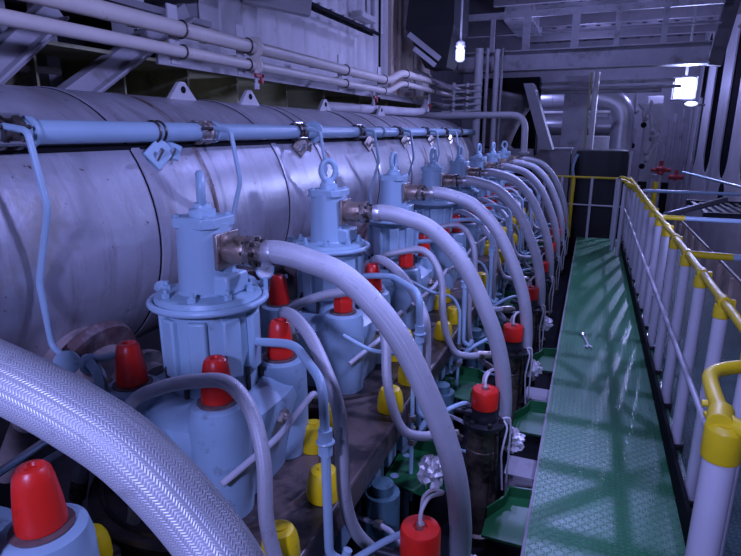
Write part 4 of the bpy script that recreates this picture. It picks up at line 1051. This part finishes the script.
# manhole and vent on the slotted wall
a = MB(); a.lathe([(.05,0),(.22,.0),(.22,.02),(.16,.025)], (2.62,13.7,.44), (-1,0,0), 24, sx=1.0); tag(a.build('manhole_cover', M['void'], None, (2.6,13.7,.44)), 'dark oval manhole low on the slotted wall', 'manhole')
a = MB(); a.box2((2.56,8.6,-.9), (2.615,10.6,.30)); tag(a.build('wall_recess_panel', M['void'], None, (2.6,9.6,-.9)), 'dark rectangular panel low on the slotted wall', 'panel')
a = MB()
for i in range(7): a.box2((1.45+.11*i,8.2,.66), (1.50+.11*i,9.6,.68))
a.box2((1.40,8.15,.62), (2.25,8.2,.70)); a.box2((1.40,9.6,.62), (2.25,9.65,.70))
tag(a.build('grating', M['black'], None, (1.8,8.9,.65)), 'dark slatted grating beyond the railing', 'grating')

# unseen ladder frame, added above the walkway to cast the crossed shadows
root = thing('unseen_shadow_ladder', 'unseen ladder frame added above the walkway to cast its crossed shadows', 'cable ladder', (.2,8,4.4)); off = (.2,8,4.4)
a = MB(); a.box2((.212,6.9,4.40), (.232,9.1,4.42)); a.build('unseen_shadow_spine', M['void'], root, off)
for i in range(13):
    y = 7.35 + .142*i
    a = MB(); a.box2((.02,y,4.40), (.46,y+.014,4.415)); a.build('rung', M['void'], root, off)
for y, x0, x1 in ((7.95, .12, .36), (8.2, .30, .12), (8.35, .16, .36)):
    a = MB(); a.bar((x0,y,4.41), (x1,y+.26,4.41), .016, .014); a.build('brace', M['void'], root, off)

# ================================================================= LIGHTS
TINT = (.365,.395,1.04)
def light(name, kind, loc, power, size=.2, col=TINT, target=None, spread=None):
    d = bpy.data.lights.new(name, kind); d.energy = power; d.color = col
    if kind == 'AREA': d.size = size
    elif kind in ('POINT', 'SPOT'): d.shadow_soft_size = size
    if spread and kind == 'SPOT': d.spot_size = radians(spread); d.spot_blend = .5
    o = bpy.data.objects.new(name, d); COL.objects.link(o); o.location = loc
    if target is not None:
        o.rotation_euler = (Vector(target)-Vector(loc)).to_track_quat('-Z', 'Y').to_euler()
    return o
light('deck_lamp', 'SPOT', (.20,10.0,6.0), 830, .008, TINT, (.2,2.5,0), 30)
light('engine_flood', 'SPOT', (.45,2.3,2.75), 172, .12, TINT, (-2.0,2.2,.25), 102)
light('engine_flood_far', 'SPOT', (.35,6.2,2.9), 185, .12, TINT, (-2.0,6.0,.4), 112)
light('rear_flood', 'SPOT', (-.35,-1.6,2.5), 375, .15, TINT, (-1.2,3.2,.7), 70)
light('rail_fill', 'SPOT', (-1.0,.5,2.9), 135, .10, TINT, (.62,3.4,.6), 62)  # added light to brighten the railing posts, no fixture of its own
light('far_flood', 'SPOT', (1.46,11.95,2.48), 330, .05, (.42,.47,1.0), (.2,5,0), 120)
light('far_flood_side', 'POINT', (1.46,11.93,2.48), 70, .10, (.42,.47,1.0))
light('outboard_fill', 'POINT', (.90,4.6,1.25), 14, .08)  # unseen fill added to brighten the tan panels and post edges
light('hood_lamp', 'POINT', (-1.6,6.88,2.6), 10, .06)
light('end_fill', 'POINT', (-.4,16.2,3.1), 85, .12)  # added fill for the far end, without a fixture
light('gallery_fill', 'POINT', (-3.15,4.0,.85), 22, .08)  # hidden fill added behind the receiver to lift the olive underside
light('end_fill_side', 'POINT', (-1.3,11.9,2.9), 55, .1)  # further added fill at the far end, nothing there gives light
light('end_front_fill', 'POINT', (-.4,7.4,3.8), 110, .12)  # out-of-view fill added to light the column, duct and girder fronts
light('wall_fill', 'POINT', (1.5,16.8,2.9), 60, .12)  # added fill brightening the slotted wall, no lamp modelled
light('wall_fill_near', 'POINT', (1.3,13.6,3.0), 55, .12)  # second added fill for the slotted wall, also without a fixture

W = bpy.data.worlds.new('World'); S.world = W; W.use_nodes = True
bg = W.node_tree.nodes['Background']; bg.inputs[0].default_value = (.35,.38,1.0,1); bg.inputs[1].default_value = .012

# ================================================================= CAMERA
cam = bpy.data.cameras.new('Camera'); co = bpy.data.objects.new('Camera', cam); COL.objects.link(co)
cam.sensor_fit = 'HORIZONTAL'; cam.sensor_width = 36; cam.lens = 550*36/741; cam.clip_start = .02
P = math.atan(146/550); YAW = math.atan(224.5/569)
co.location = (0,0,1.7); co.rotation_euler = (pi/2-P, 0, YAW)
S.camera = co

S.view_settings.view_transform = 'Standard'; S.view_settings.look = 'None'
S.view_settings.gamma = 1; S.view_settings.use_curve_mapping = False
S.view_settings.exposure = 0.0
